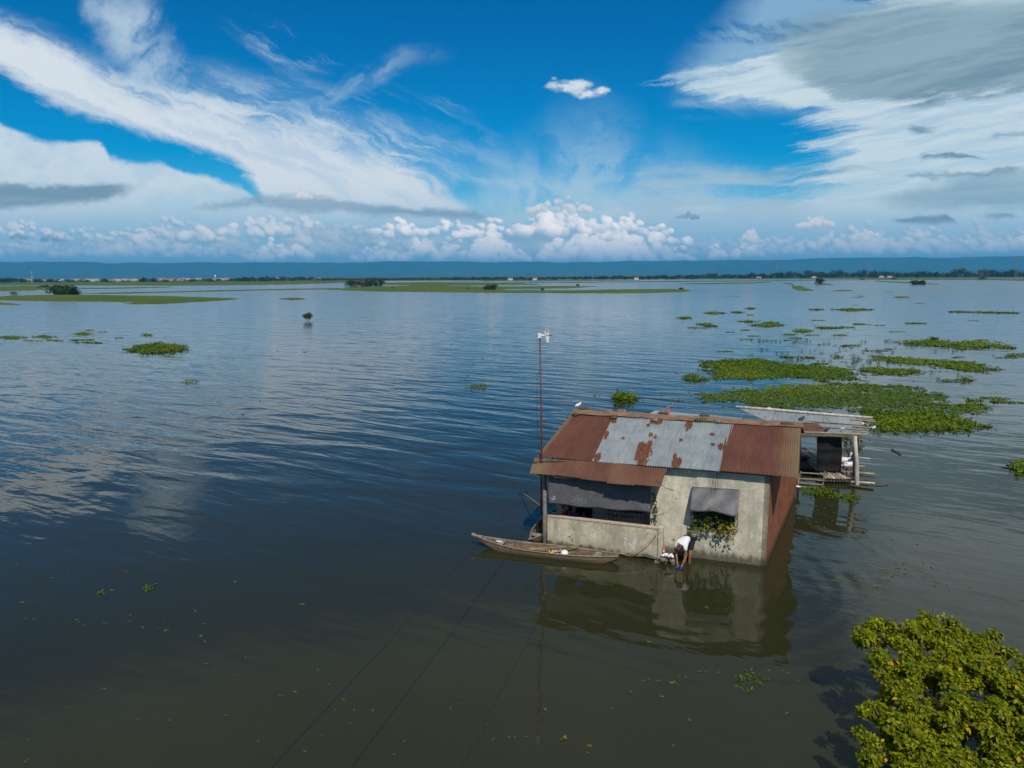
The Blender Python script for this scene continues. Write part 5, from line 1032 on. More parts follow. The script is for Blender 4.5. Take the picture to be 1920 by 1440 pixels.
mat_patch([(1892, 872), (1905, 866), (1940, 868), (1960, 885), (1925, 894), (1898, 886)], 'leafy clump cut off by the right edge beside the raft', 60, (.15, .3), .3, name='hyacinth_clump', cat='hyacinth clump')
mat_patch([(1498, 918), (1520, 914), (1545, 915), (1560, 924), (1585, 924), (1600, 930), (1628, 934), (1622, 940), (1595, 941), (1575, 934), (1548, 932), (1520, 930), (1502, 926)], 'ragged green weeds floating in front of the wooden steps and raft', 150, (.09, .19), .10, sheet_=False)
mat_patch([(1367, 1277), (1388, 1270), (1395, 1259), (1412, 1258), (1420, 1264), (1448, 1270), (1440, 1276), (1418, 1280), (1408, 1290), (1412, 1299), (1396, 1300), (1384, 1288)], 'loose green weed cluster below the reflection of the house', 130, (.06, .13), .05, sheet_=False)
mat_patch(ZB([(1580, 428), (1600, 420), (1640, 424), (1655, 432), (1620, 438), (1590, 436)]), 'small round clump right of the slanting green tongue', 24, (.2, .35), .35, name='hyacinth_clump', cat='hyacinth clump')
far_small = [([(470, 140), (560, 135), (655, 140), (560, 150)], 'flat green islet nearest among the small ones far behind the largest mat'), ([(905, 58), (1010, 53), (1130, 59), (1010, 66)], 'flat far islet below the round bush on the right'), ([(800, 153), (880, 150), (980, 156), (880, 160)], 'thin dark islet right of the nearest flat one'), ([(215, 76), (280, 71), (335, 77), (280, 82)], 'small flat islet at the left of the far scatter'),
             ([(700, 172), (745, 163), (795, 172), (745, 180)], 'tufted islet below the thin dark one'), ([(440, 52), (470, 48), (500, 52), (470, 56)], 'tiny far islet above the flat ones'), ([(785, 58), (820, 55), (860, 58), (820, 62)], 'tiny far islet left of the flat far one'), ([(1525, 68), (1650, 70), (1650, 73), (1525, 72)], 'left piece of the thin weed line near the right edge'), ([(1650, 70), (1790, 73), (1890, 75), (1890, 79), (1790, 77), (1650, 75)], 'right piece of the thin weed line near the right edge'),
             ([(545, 128), (580, 124), (620, 128), (580, 132)], 'little islet just beyond the nearest flat one'), ([(408, 121), (460, 118), (520, 121), (460, 125)], 'thin weed strip left of the nearest flat islet'), ([(365, 72), (400, 69), (435, 73), (400, 77)], 'thin weed strip beside the small flat islet'), ([(85, 102), (120, 97), (160, 103), (120, 108)], 'brownish tuft islet at the far left of the scatter'), ([(190, 136), (230, 130), (270, 140), (300, 148), (260, 150)], 'brownish reed strip left of the near flat islet')]
for pts, lb in far_small: mat_patch(ZB(pts), lb, 14, (.25, .5), .10, name='weed_islet', cat='weed islet', group='small weed islets scattered far off on the right', maxn=900)
for pts, lb in [([(868, 728), (885, 722), (905, 721), (918, 724), (905, 729), (885, 730)], 'yellowish weed strip between the mast and the open water'), ([(338, 717), (355, 713), (375, 716), (360, 720)], 'small weed tuft below the oval hyacinth clump'), ([(136, 627), (155, 623), (175, 626), (155, 629)], 'right end of the weed line at the left edge'), ([(58, 632), (85, 629), (108, 632), (85, 634)], 'middle of the weed line at the left edge'), ([(-20, 633), (20, 630), (56, 633), (20, 636)], 'thin weed line touching the left edge'), ([(265, 629), (275, 626), (287, 629), (275, 631)], 'tiny tuft above the oval hyacinth clump'), ([(180, 1114), (190, 1109), (198, 1110), (195, 1118), (186, 1119)], 'left one of two bright leaf rosettes at lower left'), ([(268, 1106), (280, 1097), (293, 1098), (288, 1106), (272, 1111)], 'right one of two bright leaf rosettes at lower left'), ([(205, 1107), (212, 1105), (215, 1110), (207, 1112)], 'small leaf rosette between the two bright ones')]:
    mat_patch(pts, lb, 30 if pts[0][1] < 900 else 160, (.15, .3) if pts[0][1] < 700 else ((.15, .25) if pts[0][1] < 900 else (.08, .14)), .10 if pts[0][1] < 900 else .07, name='weed_tuft', cat='weed tuft', group='weed tufts on the open water', sheet_=False, maxn=500)

# thin slivers of weed scattered over the right-hand shallows, copies of four
sl_ = []
for k_ in range(4):
    n = 95; t_ = np.linspace(-1, 1, n); c = np.column_stack([t_ * 1.1 + rng.normal(0, .08, n), rng.normal(0, .16, n) * (1 - t_ * t_) + .1 * np.sin(t_ * 4 + k_), rng.uniform(.01, .07, n)])
    v_, f_, l_ = leaves(c, rng.normal(size=(n, 3)) * .35 + np.array([0, -.1, 1]), rng.uniform(.16, .30, n), .7, .08); sl_.append(fastmesh('weed_sliver', v_, f_, M['hyacinth'], None, (0, 0, 0), {'leaf': l_}))
ss_ = [ZB([(rng.uniform(180, 1900), rng.uniform(100, 440))])[0] for _ in range(36)] + [ZB([(rng.uniform(1450, 1900), rng.uniform(520, 600))])[0] for _ in range(12)] + [(rng.uniform(1260, 1900), rng.uniform(548, 640)) for _ in range(16)] + [(rng.uniform(0, 230), rng.uniform(618, 650)) for _ in range(9)]
for i, (x_, y_) in enumerate(ss_):
    o = sl_[i % 4] if i < 4 else sl_[i % 4].copy()
    if i >= 4: COL.objects.link(o)
    p = at(x_, y_); o.location = p; k_ = rng.uniform(.35, 1.1) * (1 + p[1] / 160); o.scale = (k_ * rng.uniform(.6, 1.2), k_ * .55, rng.uniform(.5, 1.3)); o.rotation_euler.z = rng.normal() * .25
    tag(o, 'thin sliver of green weed floating among the plant mats and islets', 'weed sliver', 'weed slivers scattered over the shallows')

# reeds standing in the shallows on the right, copies of a few tufts
rp_ = []
for k_ in range(4):
    n = 26; c = rng.normal(0, .22, (n, 3)); c[:, 2] = -.05; up = np.column_stack([rng.normal(0, .25, n), rng.normal(0, .25, n), np.ones(n)]); fc = np.column_stack([rng.normal(0, .4, n), -np.ones(n), rng.normal(0, .2, n)])
    v_, f_, l_ = leaves(c, fc, rng.uniform(.3, .85, n), .07, .02, up); o = fastmesh('reed_tuft', v_, f_, M['reed'], None, (0, 0, 0), {'leaf': l_}); rp_.append(o)
spots = [ZB([(x_, y_)])[0] for x_, y_ in [(475, 222), (490, 215), (520, 224), (540, 226), (560, 224), (585, 226), (605, 224), (630, 226), (650, 222), (700, 230), (715, 226), (735, 228), (755, 230), (770, 222), (790, 226), (835, 245), (860, 240), (885, 240), (1060, 228), (1080, 230), (1190, 228), (1215, 228), (530, 272), (560, 272), (480, 300), (460, 302), (610, 292), (640, 290), (670, 292), (690, 320), (720, 328), (740, 326)]]
for _ in range(64): x_ = rng.normal(1010, 110); y_ = rng.uniform(245, 350); spots.append(ZB([(x_, y_)])[0])
for _ in range(26): x_ = rng.uniform(650, 1350); y_ = rng.uniform(300, 420); spots.append(ZB([(x_, y_)])[0])
for _ in range(22): x_ = rng.uniform(1300, 1900); y_ = rng.uniform(250, 450); spots.append(ZB([(x_, y_)])[0])
for i, (x_, y_) in enumerate(spots):
    o = rp_[i % 4] if i < 4 else rp_[i % 4].copy()
    if i >= 4: COL.objects.link(o)
    o.location = at(x_, y_); s_ = rng.uniform(.35, .8) * (.62 if i > 31 else .8); o.scale = (s_, s_, s_ * rng.uniform(.8, 1.2)); o.rotation_euler.z = rng.uniform(0, 6.28)
    tag(o, 'sparse reed tuft standing in the shallow water around the green mats', 'reed tuft', 'reed tufts in the shallows on the right')

# floating leaves and scraps of weed
pp_ = []
for k_ in range(6):
    n = [1, 2, 3, 5, 4, 7][k_]; a0_ = rng.uniform(0, 6.28, n) + np.linspace(0, 6.28, n, endpoint=False); c = np.column_stack([.004 * np.cos(a0_), .004 * np.sin(a0_), .008 + rng.uniform(0, .012, n)])
    dv_ = np.column_stack([np.cos(a0_), np.sin(a0_), np.full(n, .05)]); nn = np.column_stack([rng.normal(0, .1, n), rng.normal(0, .1, n), np.ones(n)])
    v_, f_, l_ = leaves(c, nn, rng.uniform(.05, .11, n), .6, .03, dv_); pp_.append(fastmesh('floating_weed', v_, f_, M['pad'], None, (0, 0, 0), {'leaf': l_}))
Z7 = [(90, 47), (208, 99), (265, 122), (345, 100), (108, 247), (30, 298), (135, 325), (175, 335), (390, 337), (405, 347), (362, 357), (430, 366), (470, 357), (193, 402), (540, 357), (648, 88), (660, 312), (660, 347), (730, 375), (822, 384), (845, 327), (860, 390), (1002, 289), (1050, 357), (1028, 422), (1058, 452), (1060, 200), (1208, 140), (1482, 188), (1550, 256), (1270, 523), (1055, 565), (1130, 545), (1107, 594), (1210, 620), (1625, 590), (1682, 672), (1515, 704), (1445, 730), (1767, 743), (1728, 803), (1825, 793), (1803, 870), (1657, 932), (1333, 954), (1567, 1011), (710, 853), (865, 857), (352, 788), (152, 953), (135, 1060), (535, 690), (1165, 832)]
spots = [(x_ / 2.743, 1040 + y_ / 2.743, -1) for x_, y_ in Z7]
spots += [(1180 + x_ / 4.571, 1040 + y_ / 4.571, -1) for x_, y_ in [(95, 1085), (165, 1075), (265, 1090), (385, 1103), (435, 1055), (480, 1058), (605, 1000), (655, 1005), (775, 1010), (905, 1040), (1055, 963), (1195, 998), (1303, 995), (1355, 1018), (1437, 1088), (1875, 1240), (665, 457), (410, 660), (175, 752), (15, 1185), (270, 1215)]]
spots += [(1480 + x_ / 4.364, 880 + y_ / 4.364, -1) for x_, y_ in [(85, 290), (130, 370), (425, 297), (430, 520), (590, 600), (840, 575), (860, 265), (1168, 370), (1048, 612), (690, 665), (845, 660), (1175, 770), (1170, 805), (1215, 815), (1300, 850), (1450, 858), (1180, 915), (1215, 925), (1290, 945), (1195, 957), (1470, 972), (1600, 998), (1785, 1090), (1905, 1070), (540, 855), (545, 885), (520, 995), (640, 995)]]
for _ in range(46): spots.append((1480 + rng.normal(870, 120) / 4.364, 880 + rng.normal(830, 55) / 4.364, rng.integers(0, 5)))
for _ in range(18): t_ = rng.random(); spots.append((1480 + (370 + 380 * t_ + rng.normal(0, 14)) / 4.364, 880 + (895 + 100 * t_ + rng.normal(0, 16)) / 4.364, rng.integers(1, 6)))
for _ in range(34): spots.append((1497 + rng.uniform(-2, 55) + rng.random() ** 2 * 60, rng.uniform(935, 1000), rng.integers(0, 3)))
for x_, y_ in [(912, 1358), (925, 1386), (965, 1380), (985, 1383), (950, 1383), (1057, 1385), (1107, 1400), (1105, 1415), (1262, 1395), (1290, 1350), (1020, 1330), (868, 1318), (845, 1327), (700, 1335), (760, 1390), (1150, 1330), (1210, 1275), (1475, 1340), (1230, 1278), (735, 1415)]: spots.append((x_, y_, -1))
for x_, y_ in [(508, 668), (505, 655), (523, 658), (571, 660), (624, 690), (608, 748), (410, 754), (488, 752), (458, 775), (515, 672), (650, 800), (770, 675), (788, 675), (812, 690), (815, 699), (830, 680), (905, 672), (925, 674), (890, 682), (876, 704), (800, 826), (545, 982), (548, 980), (950, 830), (960, 832), (1125, 745), (1118, 740), (1205, 752), (1262, 756), (1275, 750), (1240, 742), (1300, 714), (1270, 700), (1690, 885), (1748, 965), (1100, 690), (1050, 670), (700, 640), (310, 631), (395, 668), (242, 640), (20, 640), (40, 645)]: spots.append((x_, y_, 6))
used = set()
for i, (x_, y_, k_) in enumerate(spots):
    big = k_ == 6; k_ = int(rng.integers(0, 5)) if k_ < 0 or k_ == 6 else int(k_)
    o = pp_[k_]
    if k_ in used: o = o.copy(); COL.objects.link(o)
    used.add(k_); o.location = at(x_, y_); s_ = rng.uniform(.6, 1.15) * (4.5 if big and y_ < 780 else (1.0 if y_ > 1000 else 1.1)); o.scale = (s_, s_, s_); o.rotation_euler.z = rng.uniform(0, 6.28)
    tag(o, 'scrap of yellow green weed or leaf floating on the dark water', 'floating weed', 'loose weed scraps floating on the water')
for k_ in set(range(6)) - used: bpy.data.objects.remove(pp_[k_])

# ------------------------------------------------------------------ the near tree at lower right
BL = [(1648, 1192, 13.9, .50), (1715, 1190, 14.0, .55), (1752, 1188, 14.1, .5), (1815, 1200, 13.8, .55), (1862, 1222, 13.5, .5), (1620, 1180, 14.0, .33), (1690, 1245, 13.0, .55), (1770, 1250, 12.9, .65), (1850, 1270, 12.7, .65), (1925, 1290, 12.5, .65), (1985, 1270, 13.0, .7), (1700, 1310, 12.2, .45), (1645, 1338, 11.9, .34), (1612, 1325, 12.0, .22), (1628, 1400, 11.2, .34), (1690, 1385, 11.4, .5), (1770, 1340, 11.9, .6), (1860, 1360, 11.7, .65), (1950, 1370, 11.6, .7), (1720, 1440, 10.8, .5), (1640, 1445, 10.8, .36), (1800, 1430, 11.0, .55), (1890, 1450, 10.7, .6), (1980, 1440, 10.9, .7), (2060, 1360, 11.8, .8), (1895, 1225, 13.4, .22), (1745, 1160, 14.3, .2)]
base = at(1815, 1500, 0); tree = thing('mangrove_tree', base, 'bushy yellow green tree rising from the water at the lower right corner', 'tree')
LP, LN, LD, SZ = [], [], [], []; tw = MB(); br_ = MB()
for (px, py, Y, r) in BL:
    c = atdist(px, py, Y); mid = base * .5 + c * .5 + np.array([rng.normal() * .15, rng.normal() * .15, -.15]); b0 = base + np.array([rng.normal() * .12, rng.normal() * .12, -.2])
    br_.tube([b0, b0 * .6 + mid * .4, mid, mid * .4 + c * .6, c], [.05, .042, .034, .024, .014], 6)
    ns_ = max(3, int(11 * (r / .5) ** 1.6))
    for _s in range(ns_):
        q0 = rng.normal(size=3); q0 /= np.linalg.norm(q0); q0 *= r * rng.uniform(.35, .95); q0[2] *= .75; sc_ = c + q0; rr_ = r * rng.uniform(.24, .40)
        br_.tube([c, c * .5 + sc_ * .5 + rng.normal(size=3) * .04, sc_], [.014, .010, .006], 5)
        for _ in range(int(38 * (rr_ / .17) ** 1.5)):
            q = rng.normal(size=3); q /= np.linalg.norm(q); q *= rr_ * rng.uniform(.3, 1.0) ** .6; q[2] *= .8; tip = sc_ + q
            if rng.random() < .3: tw.tube([sc_, sc_ + q * .5 + rng.normal(size=3) * .02, tip], [.007, .005, .003], 4, cap=False)
            out = q / (np.linalg.norm(q) + 1e-6) + np.array([0, 0, .5]) + rng.normal(size=3) * .3; out /= np.linalg.norm(out)
            for _k in range(rng.integers(4, 7)):
                d = out * .5 + rng.normal(size=3) * .75; n_ = out + rng.normal(size=3) * .5 + np.array([0, -.1, .4]); LP.append(tip + rng.normal(size=3) * .02); LN.append(n_); LD.append(d); SZ.append(rng.uniform(.05, .12))
v_, f_, l_ = leaves(LP, LN, np.array(SZ), .58, .10, LD)
fastmesh('crown', v_, f_, M['mangrove'], tree, None, {'leaf': l_}); tw.build('twigs', M['twig'], tree); br_.build('trunk', M['bark'], tree, smooth=True)

# ------------------------------------------------------------------ far banks, bushes, tree line
M['bank'] = None
def bank_mat():
    m, t, b = mat('flooded_grass'); P = t.new('ShaderNodeNewGeometry').outputs['Position']; n1 = t.noise(t.vmath('MULTIPLY', P, (.02, .05, 1)), 1.0, 6, .65); n2 = t.noise(P, .6, 4, .6)
    col = t.mix(t.mapr(n1, .35, .65), (.050, .085, .010), (.105, .140, .016)); col = t.mix(t.mapr(n2, .5, .8, 0, .6), col, (.045, .060, .014)); t.put(b.inputs['Base Color'], col); b.inputs['Roughness'].default_value = .9; b.inputs['Specular IOR Level'].default_value = .1; return m
M['bank'] = bank_mat()
def bank(top, bot, name='grass_bank', h=.35):
    t_ = np.array(sorted(top), float); b_ = np.array(sorted(bot), float); x0, x1 = max(t_[0, 0], b_[0, 0]), min(t_[-1, 0], b_[-1, 0]); n = max(16, int((x1 - x0) / 5)); mb = MB(); vs = []
    for i in range(n + 1):
        x = x0 + (x1 - x0) * i / n; yt = np.interp(x, t_[:, 0], t_[:, 1]); yb = np.interp(x, b_[:, 0], b_[:, 1]); th_ = yb - yt; e = min(1, 5 * min(i, n - i) / n + .02)
        yb = yb + rng.normal() * .22 * min(1, th_ / 3); yt = yt + rng.normal() * .2 * min(1, th_ / 3); yb = max(yb, yt + .15)
        A_, B_ = at(x, yb), at(x, yt)
        for f, z in ((0, -.02), (.04, h * .6 * e), (.35, h * e), (.7, h * e), (1, h * .6 * e)): vs.append(A_ * (1 - f) + B_ * f + np.array([0, 0, z + rng.normal() * .05 * (0 < f < 1) * e]))
    mb.add(vs, [(i * 5 + j, (i + 1) * 5 + j, (i + 1) * 5 + j + 1, i * 5 + j + 1) for i in range(n) for j in range(4)]); return tag(mb.build(name, M['bank'], loc=(0, 0, 0)), kind='structure')
bank([(-80, 557), (0, 556), (100, 553), (200, 554), (320, 556), (430, 559), (450, 560.3)], [(-80, 562), (0, 563), (100, 565), (200, 566), (320, 568), (380, 566), (450, 561)])
bank([(-80, 568.5), (0, 568), (45, 572)], [(-80, 572), (0, 570.5), (45, 572.3)]); bank([(235, 569), (300, 566.5), (350, 566)], [(235, 570), (300, 569.5), (350, 567.5)]); bank([(522, 560.5), (550, 559), (575, 560.5)], [(522, 561), (550, 562), (575, 561)])
bank([(150, 550.5), (200, 549), (320, 547), (480, 543), (640, 540)], [(150, 551), (200, 551), (320, 548.6), (480, 544.6), (640, 542)]); bank([(0, 537), (60, 536), (115, 540)], [(0, 546.5), (60, 545), (115, 541.5)]); bank([(110, 540.5), (200, 540), (320, 537.6)], [(110, 541.5), (200, 541.6), (320, 539)])
bank([(-80, 531), (100, 530.5), (320, 528), (480, 527.3), (660, 526.5)], [(-80, 536), (100, 535), (320, 536), (480, 534.5), (560, 533), (660, 530)])
bank([(600, 541.5), (640, 541), (700, 537.2), (800, 536.2), (960, 537.6), (1060, 536.5), (1120, 537)], [(600, 542.5), (640, 544.5), (720, 547), (830, 548), (960, 542), (1060, 541), (1120, 537.6)])
bank([(830, 543), (960, 544.6), (1080, 544.6), (1200, 542.6), (1280, 542), (1297, 545)], [(830, 548.2), (960, 549), (1120, 550), (1200, 550), (1280, 548), (1297, 546)])
bank([(720, 530), (800, 529), (960, 530), (1010, 533)], [(720, 534.5), (800, 536.5), (960, 534), (1010, 534)]); bank([(900, 525.5), (1100, 525.5), (1200, 524.8)], [(900, 527.6), (1100, 527.2), (1200, 526)])
bank([(960, 529.6), (1100, 528.6), (1300, 527), (1480, 525.6), (1600, 524)], [(960, 531), (1100, 530), (1300, 528.3), (1480, 526.8), (1600, 525.2)]); bank([(1600, 524), (1700, 523), (1850, 522.5), (2000, 524)], [(1600, 525.5), (1700, 524.8), (1850, 525), (2000, 529)])
bank([(1485, 537), (1500, 536), (1512, 541), (1526, 544.3)], [(1485, 541), (1500, 545), (1512, 545.5), (1526, 545)]); bank([(1470, 530.5), (1484, 531.5), (1490, 536)], [(1470, 531.6), (1484, 534), (1490, 538)]); bank([(1538, 531), (1552, 532), (1562, 533.6)], [(1538, 533), (1552, 534), (1562, 534.2)])
bank([(1640, 526.5), (1700, 529), (1760, 532.6)], [(1640, 528), (1700, 531), (1760, 533.8)]); bank([(1275, 531.5), (1340, 531), (1430, 529.5)], [(1275, 532.6), (1340, 533), (1430, 531)]); bank([(1355, 531), (1400, 530.6), (1445, 528)], [(1355, 532), (1400, 532.2), (1445, 529.6)])
bank([(1560, 545.2), (1580, 544.6), (1600, 545)], [(1560, 546), (1580, 546.2), (1600, 545.8)]); bank([(1675, 557), (1690, 556.4), (1706, 557.4)], [(1675, 558), (1690, 558.6), (1706, 558.2)])
M['fartree'] = leafmat('far_foliage', (.014, .028, .007), (.040, .060, .012), None, .8, .15); M['farbush'] = leafmat('far_bush', (.020, .045, .008), (.055, .085, .012), None, .8, .15); M['fardry'] = leafmat('dry_foliage', (.05, .05, .02), (.12, .10, .04), None, .8, .1)
def crownmesh(wd, hh, n, blobs, size, low=.15):
    P_, N_ = [], []
    for _ in range(blobs):
        bc = np.array([rng.uniform(-.34, .34) * wd, rng.normal() * wd * .2, hh * rng.uniform(low + .12, .80) * (1 - .0)]); bc[2] *= 1 - 1.6 * (bc[0] / wd) ** 2; br = min(wd * rng.uniform(.16, .30), hh * rng.uniform(.32, .55)); bc[2] = min(bc[2], hh * 1.02 - br * .75)
        for _k in range(n // blobs):
            q = rng.normal(size=3); q /= np.linalg.norm(q); q *= rng.uniform(.55, 1.0); p_ = bc + q * br * np.array([1, 1, .75]); p_[2] = min(max(p_[2], hh * low * .3), hh); P_.append(p_); N_.append(q + np.array([0, 0, .4]) + rng.normal(size=3) * .35)
    return leaves(P_, N_, rng.uniform(size * .6, size * 1.2, len(P_)), .8, .1)
protos = []
def treeproto(wd, hh, n, blobs, size, m, low=.15, trunk=True):
    r_ = bpy.data.objects.new('far_tree', None); COL.objects.link(r_); WLOC[r_.name] = np.zeros(3); v_, f_, l_ = crownmesh(wd, hh, n, blobs, size, low); fastmesh('crown', v_, f_, M[m], r_, (0, 0, 0), {'leaf': l_})
    mb = MB(); mb.tube([(0, 0, -.3), (.1, 0, hh * .35), (0, 0, hh * .6)], [wd * .035, wd * .025, wd * .012], 6); mb.build('trunk', M['bark'], r_, loc=(0, 0, 0)); protos.append(r_); return r_
def put(r_, first, px, py, w_, label, group, cat='tree', hs=1.0, name=None):
    o = r_ if first else copy_tree(r_)
    if name: o.name = name
    p = at(px, py); o.location = p; sc = w_ * p[1] / 1331 / r_['w']; o.scale = (sc, sc, sc * hs); o.rotation_euler.z = rng.uniform(0, 6.28); return tag(o, label, cat, group)
specs = [(9, 8.5, 420, 9, 1.1, 'fartree'), (12, 8.5, 520, 12, 1.2, 'fartree'), (8, 10, 420, 9, 1.1, 'fartree'), (13, 7.5, 480, 11, 1.2, 'farbush'), (9, 7, 380, 8, 1.1, 'fartree'), (10, 7, 360, 9, 1.1, 'fardry')]
T6 = []
for s_ in specs: r_ = treeproto(*s_, .01); r_['w'] = s_[0]; T6.append(r_)
usedT = set(); cnt = 0
base_y = lambda x: np.interp(x, [0, 320, 640, 960, 1280, 1600, 1920], [529.4, 528, 526.2, 525, 523, 520.8, 519.5])
topH = lambda x: np.interp(x, [-60, 30, 60, 330, 430, 480, 560, 640, 800, 880, 930, 1000, 1200, 1300, 1400, 1480, 1600, 1700, 1800, 1920, 2000], [8.5, 8, 5, 5, 4.5, 8, 8, 5, 5, 7, 6, 5.5, 7, 10, 10.5, 15, 13.5, 15, 15, 18, 18])
x_ = -40.0
while x_ < 1965:
    town = 45 < x_ < 430; h_ = topH(x_) * rng.uniform(.55, 1.15); w_ = h_ * rng.uniform(1.1, 1.9)
    if not town or rng.random() < .42:
        k_ = int(rng.choice([0, 1, 2, 3, 4, 5], p=[.24, .22, .18, .14, .14, .08])); r_ = T6[k_]; hs = h_ / w_ * specs[k_][0] / specs[k_][1]
        put(r_, k_ not in usedT, x_, base_y(x_) + rng.uniform(-.9, .4), w_, 'dark green tree in the far tree line along the horizon', 'trees of the far tree line', hs=hs); usedT.add(k_); cnt += 1
    x_ += w_ * rng.uniform(.50, .78) if not town else w_ * rng.uniform(.8, 1.4)
for (px_, w_, h_) in [(15, 34, 10), (42, 16, 8), (70, 16, 7.5), (100, 26, 8), (135, 14, 6), (197, 24, 8), (268, 20, 9.5), (289, 18, 8), (162, 14, 5), (395, 20, 7), (310, 16, 5), (362, 10, 7), (460, 34, 9), (492, 24, 9)]:
    r_ = T6[1]; put(r_, False, px_, base_y(px_) + .8, w_, 'broad dark tree standing out in front of the far town', 'broad trees in front of the far town', hs=h_ / w_ * 12 / 8.5)
def bush(px, py, w_, h_, label, m='farbush', n=500, blobs=10, name='bush', cat='bush', low=.02):
    p = at(px, py); k_ = p[1] / 1331; W_, H_ = w_ * k_, h_ * k_; r_ = thing(name, p, label, cat); v_, f_, l_ = crownmesh(W_, H_, int(n * 1.6), blobs * 2 + 4, max(.25, W_ * .075), low); fastmesh('foliage', v_ + p, f_, M[m], r_, None, {'leaf': l_})
    mb = MB()
    for q in range(3): mb.tube([p + np.array([W_ * .1 * (q - 1), 0, -.2]), p + np.array([W_ * .2 * (q - 1), 0, H_ * .55])], [W_ * .02, W_ * .01], 5)
    mb.build('stems', M['bark'], r_)
bush(120, 552, 54, 17, 'wide spreading dark bush on the nearest green bank at the left', 'farbush', 1200, 18); bush(83, 539.5, 20, 5, 'low bush beyond the water behind the wide spreading bush'); bush(27, 552.5, 18, 6, 'dry brownish bush left of the wide spreading bush', 'fardry', 220)
for px_, w_, h_, l_, m_ in [(660, 26, 13, 'pale round tree at the left of the clump on the green bank', 'farbush'), (676, 22, 14, 'brownish tree second from the left in the bank clump', 'fardry'), (692, 22, 14, 'dark tree third in the bank clump', 'fartree'), (708, 26, 16, 'tallest dark tree at the right of the bank clump', 'fartree')]: bush(px_, 537.2, w_, h_, l_, m_, 700, 12, 'bank_tree', 'tree')
bush(918, 543.5, 25, 11, 'round dark bush in the middle of the long green bank', 'fartree', 700); bush(929, 541, 13, 9, 'smaller bush leaning over the right of the round dark one', 'fartree', 260, 6, low=.4); bush(877, 542.5, 7, 3.5, 'tiny bush left of the round dark bush on the bank', 'fartree', 160); bush(736, 540.5, 8, 3, 'tiny bush on the bank right of the tree clump', 'fartree', 160); bush(1017, 543.5, 8, 3, 'low tuft bush on the lower green bank'); bush(1083, 536.5, 8, 5, 'small bush near the tip of the upper green bank', 'fartree'); bush(1277, 543, 9, 4, 'small bush near the tip of the long lower bank', 'fartree')
bush(1537, 532, 20, 11, 'rounded dark bush standing in the water at the right', 'fartree', 700, 12); bush(1722, 533.2, 29, 8, 'low wide green bush in the water farther right', 'farbush', 700, 12); bush(1842, 524.5, 14, 7, 'small bright bush near the right edge before the tree line', 'farbush', 320); bush(1616, 525, 11, 4, 'tiny bush on the far weed line, left', 'fartree', 160); bush(1676, 524.5, 12, 4, 'tiny bush on the far weed line, right', 'fartree', 160); bush(1423, 523.5, 9, 4, 'tiny bush below the white house in the tree line', 'fartree', 160)
bush(577, 602, 19, 17, 'lone small tree standing in the open water', 'farbush', 420, 7, 'small_tree', 'tree', .18); bush(1750, 640, 14, 8, 'upright tuft on the long thin plant mat', 'farbush', 200)
mb = MB(); fa = np.linspace(-66, 66, 90); fx = [(d_ * math.sin(math.radians(a_)), d_ * math.cos(math.radians(a_)), z_) for a_ in fa for d_, z_ in ((1440 + 90 * math.sin(a_ * .21) - 60 * math.sin(math.radians(a_)), -.05), (1520, .6), (4000, 1.0), (12200, 2.0))]
mb.add(fx, [(i * 4 + j, (i + 1) * 4 + j, (i + 1) * 4 + j + 1, i * 4 + j + 1) for i in range(89) for j in range(3)]); tag(mb.build('far_land', simple('far_fields', (.045, .065, .016), .95, .4, .004), loc=(0, 0, 0)), kind='structure')
wv, wn = [], []
for x_ in np.arange(-60, 1985, .55):
    if 45 < x_ < 330 and rng.random() < .75: continue
    p = at(x_, base_y(x_) - rng.uniform(.3, 1.0)); hh = topH(x_) * rng.uniform(.35, .72) * p[1] / 1331
    for _k in range(4): wv.append(p + np.array([rng.normal() * 1.5, rng.uniform(0, 12), hh * rng.random()])); wn.append(rng.normal(size=3) * .6 + np.array([0, -.5, .6]))
v_, f_, l_ = leaves(wv, wn, rng.uniform(1.5, 3.2, len(wv)), .8, .1); tag(fastmesh('far_woods', v_, f_, M['fartree'], None, (0, 0, 0), {'leaf': l_}), kind='stuff')
# town houses
wc = [simple('house_wall_' + n_, c_, .85, .12, .3) for n_, c_ in (('white', (.80, .79, .76)), ('cream', (.72, .66, .54)), ('pink', (.62, .48, .44)), ('grey', (.60, .60, .60)))]; rc = [simple('house_roof_' + n_, c_, .8, .2, .3) for n_, c_ in (('tile', (.30, .14, .10)), ('zinc', (.42, .43, .44)), ('brown', (.26, .18, .14)))]
hp_ = []
for k_ in range(6):
    W_, D_, H_ = [(9, 7, 3.6), (14, 8, 3.8), (11, 8, 5.6), (20, 9, 4.2), (8, 7, 3.4), (16, 9, 5.0)][k_]; r_ = bpy.data.objects.new('town_house', None); COL.objects.link(r_); WLOC[r_.name] = np.zeros(3)
    mb = MB(); mb.box((0, 0, H_ / 2 - .2), (W_, D_, H_ + .4)); mb.build('wall', wc[k_ % 4], r_, loc=(0, 0, 0)); mb = MB(); rh = 1.6
    mb.add([(-W_ / 2 - .5, -D_ / 2 - .5, H_), (W_ / 2 + .5, -D_ / 2 - .5, H_), (W_ / 2 + .5, D_ / 2 + .5, H_), (-W_ / 2 - .5, D_ / 2 + .5, H_), (-W_ / 2 - .5, 0, H_ + rh), (W_ / 2 + .5, 0, H_ + rh)], [(0, 1, 5, 4), (2, 3, 4, 5), (0, 4, 3), (1, 2, 5), (3, 2, 1, 0)]); mb.build('roof', rc[k_ % 3], r_, loc=(0, 0, 0))
    for q in range(int(W_ // 3)): mb = MB(); mb.box((-W_ / 2 + 1.7 + 3 * q, -D_ / 2 - .02, 1.6), (1.1, .1, 1.3)); mb.build('window', M['dark'], r_, loc=(0, 0, 0))
    hp_.append(r_)
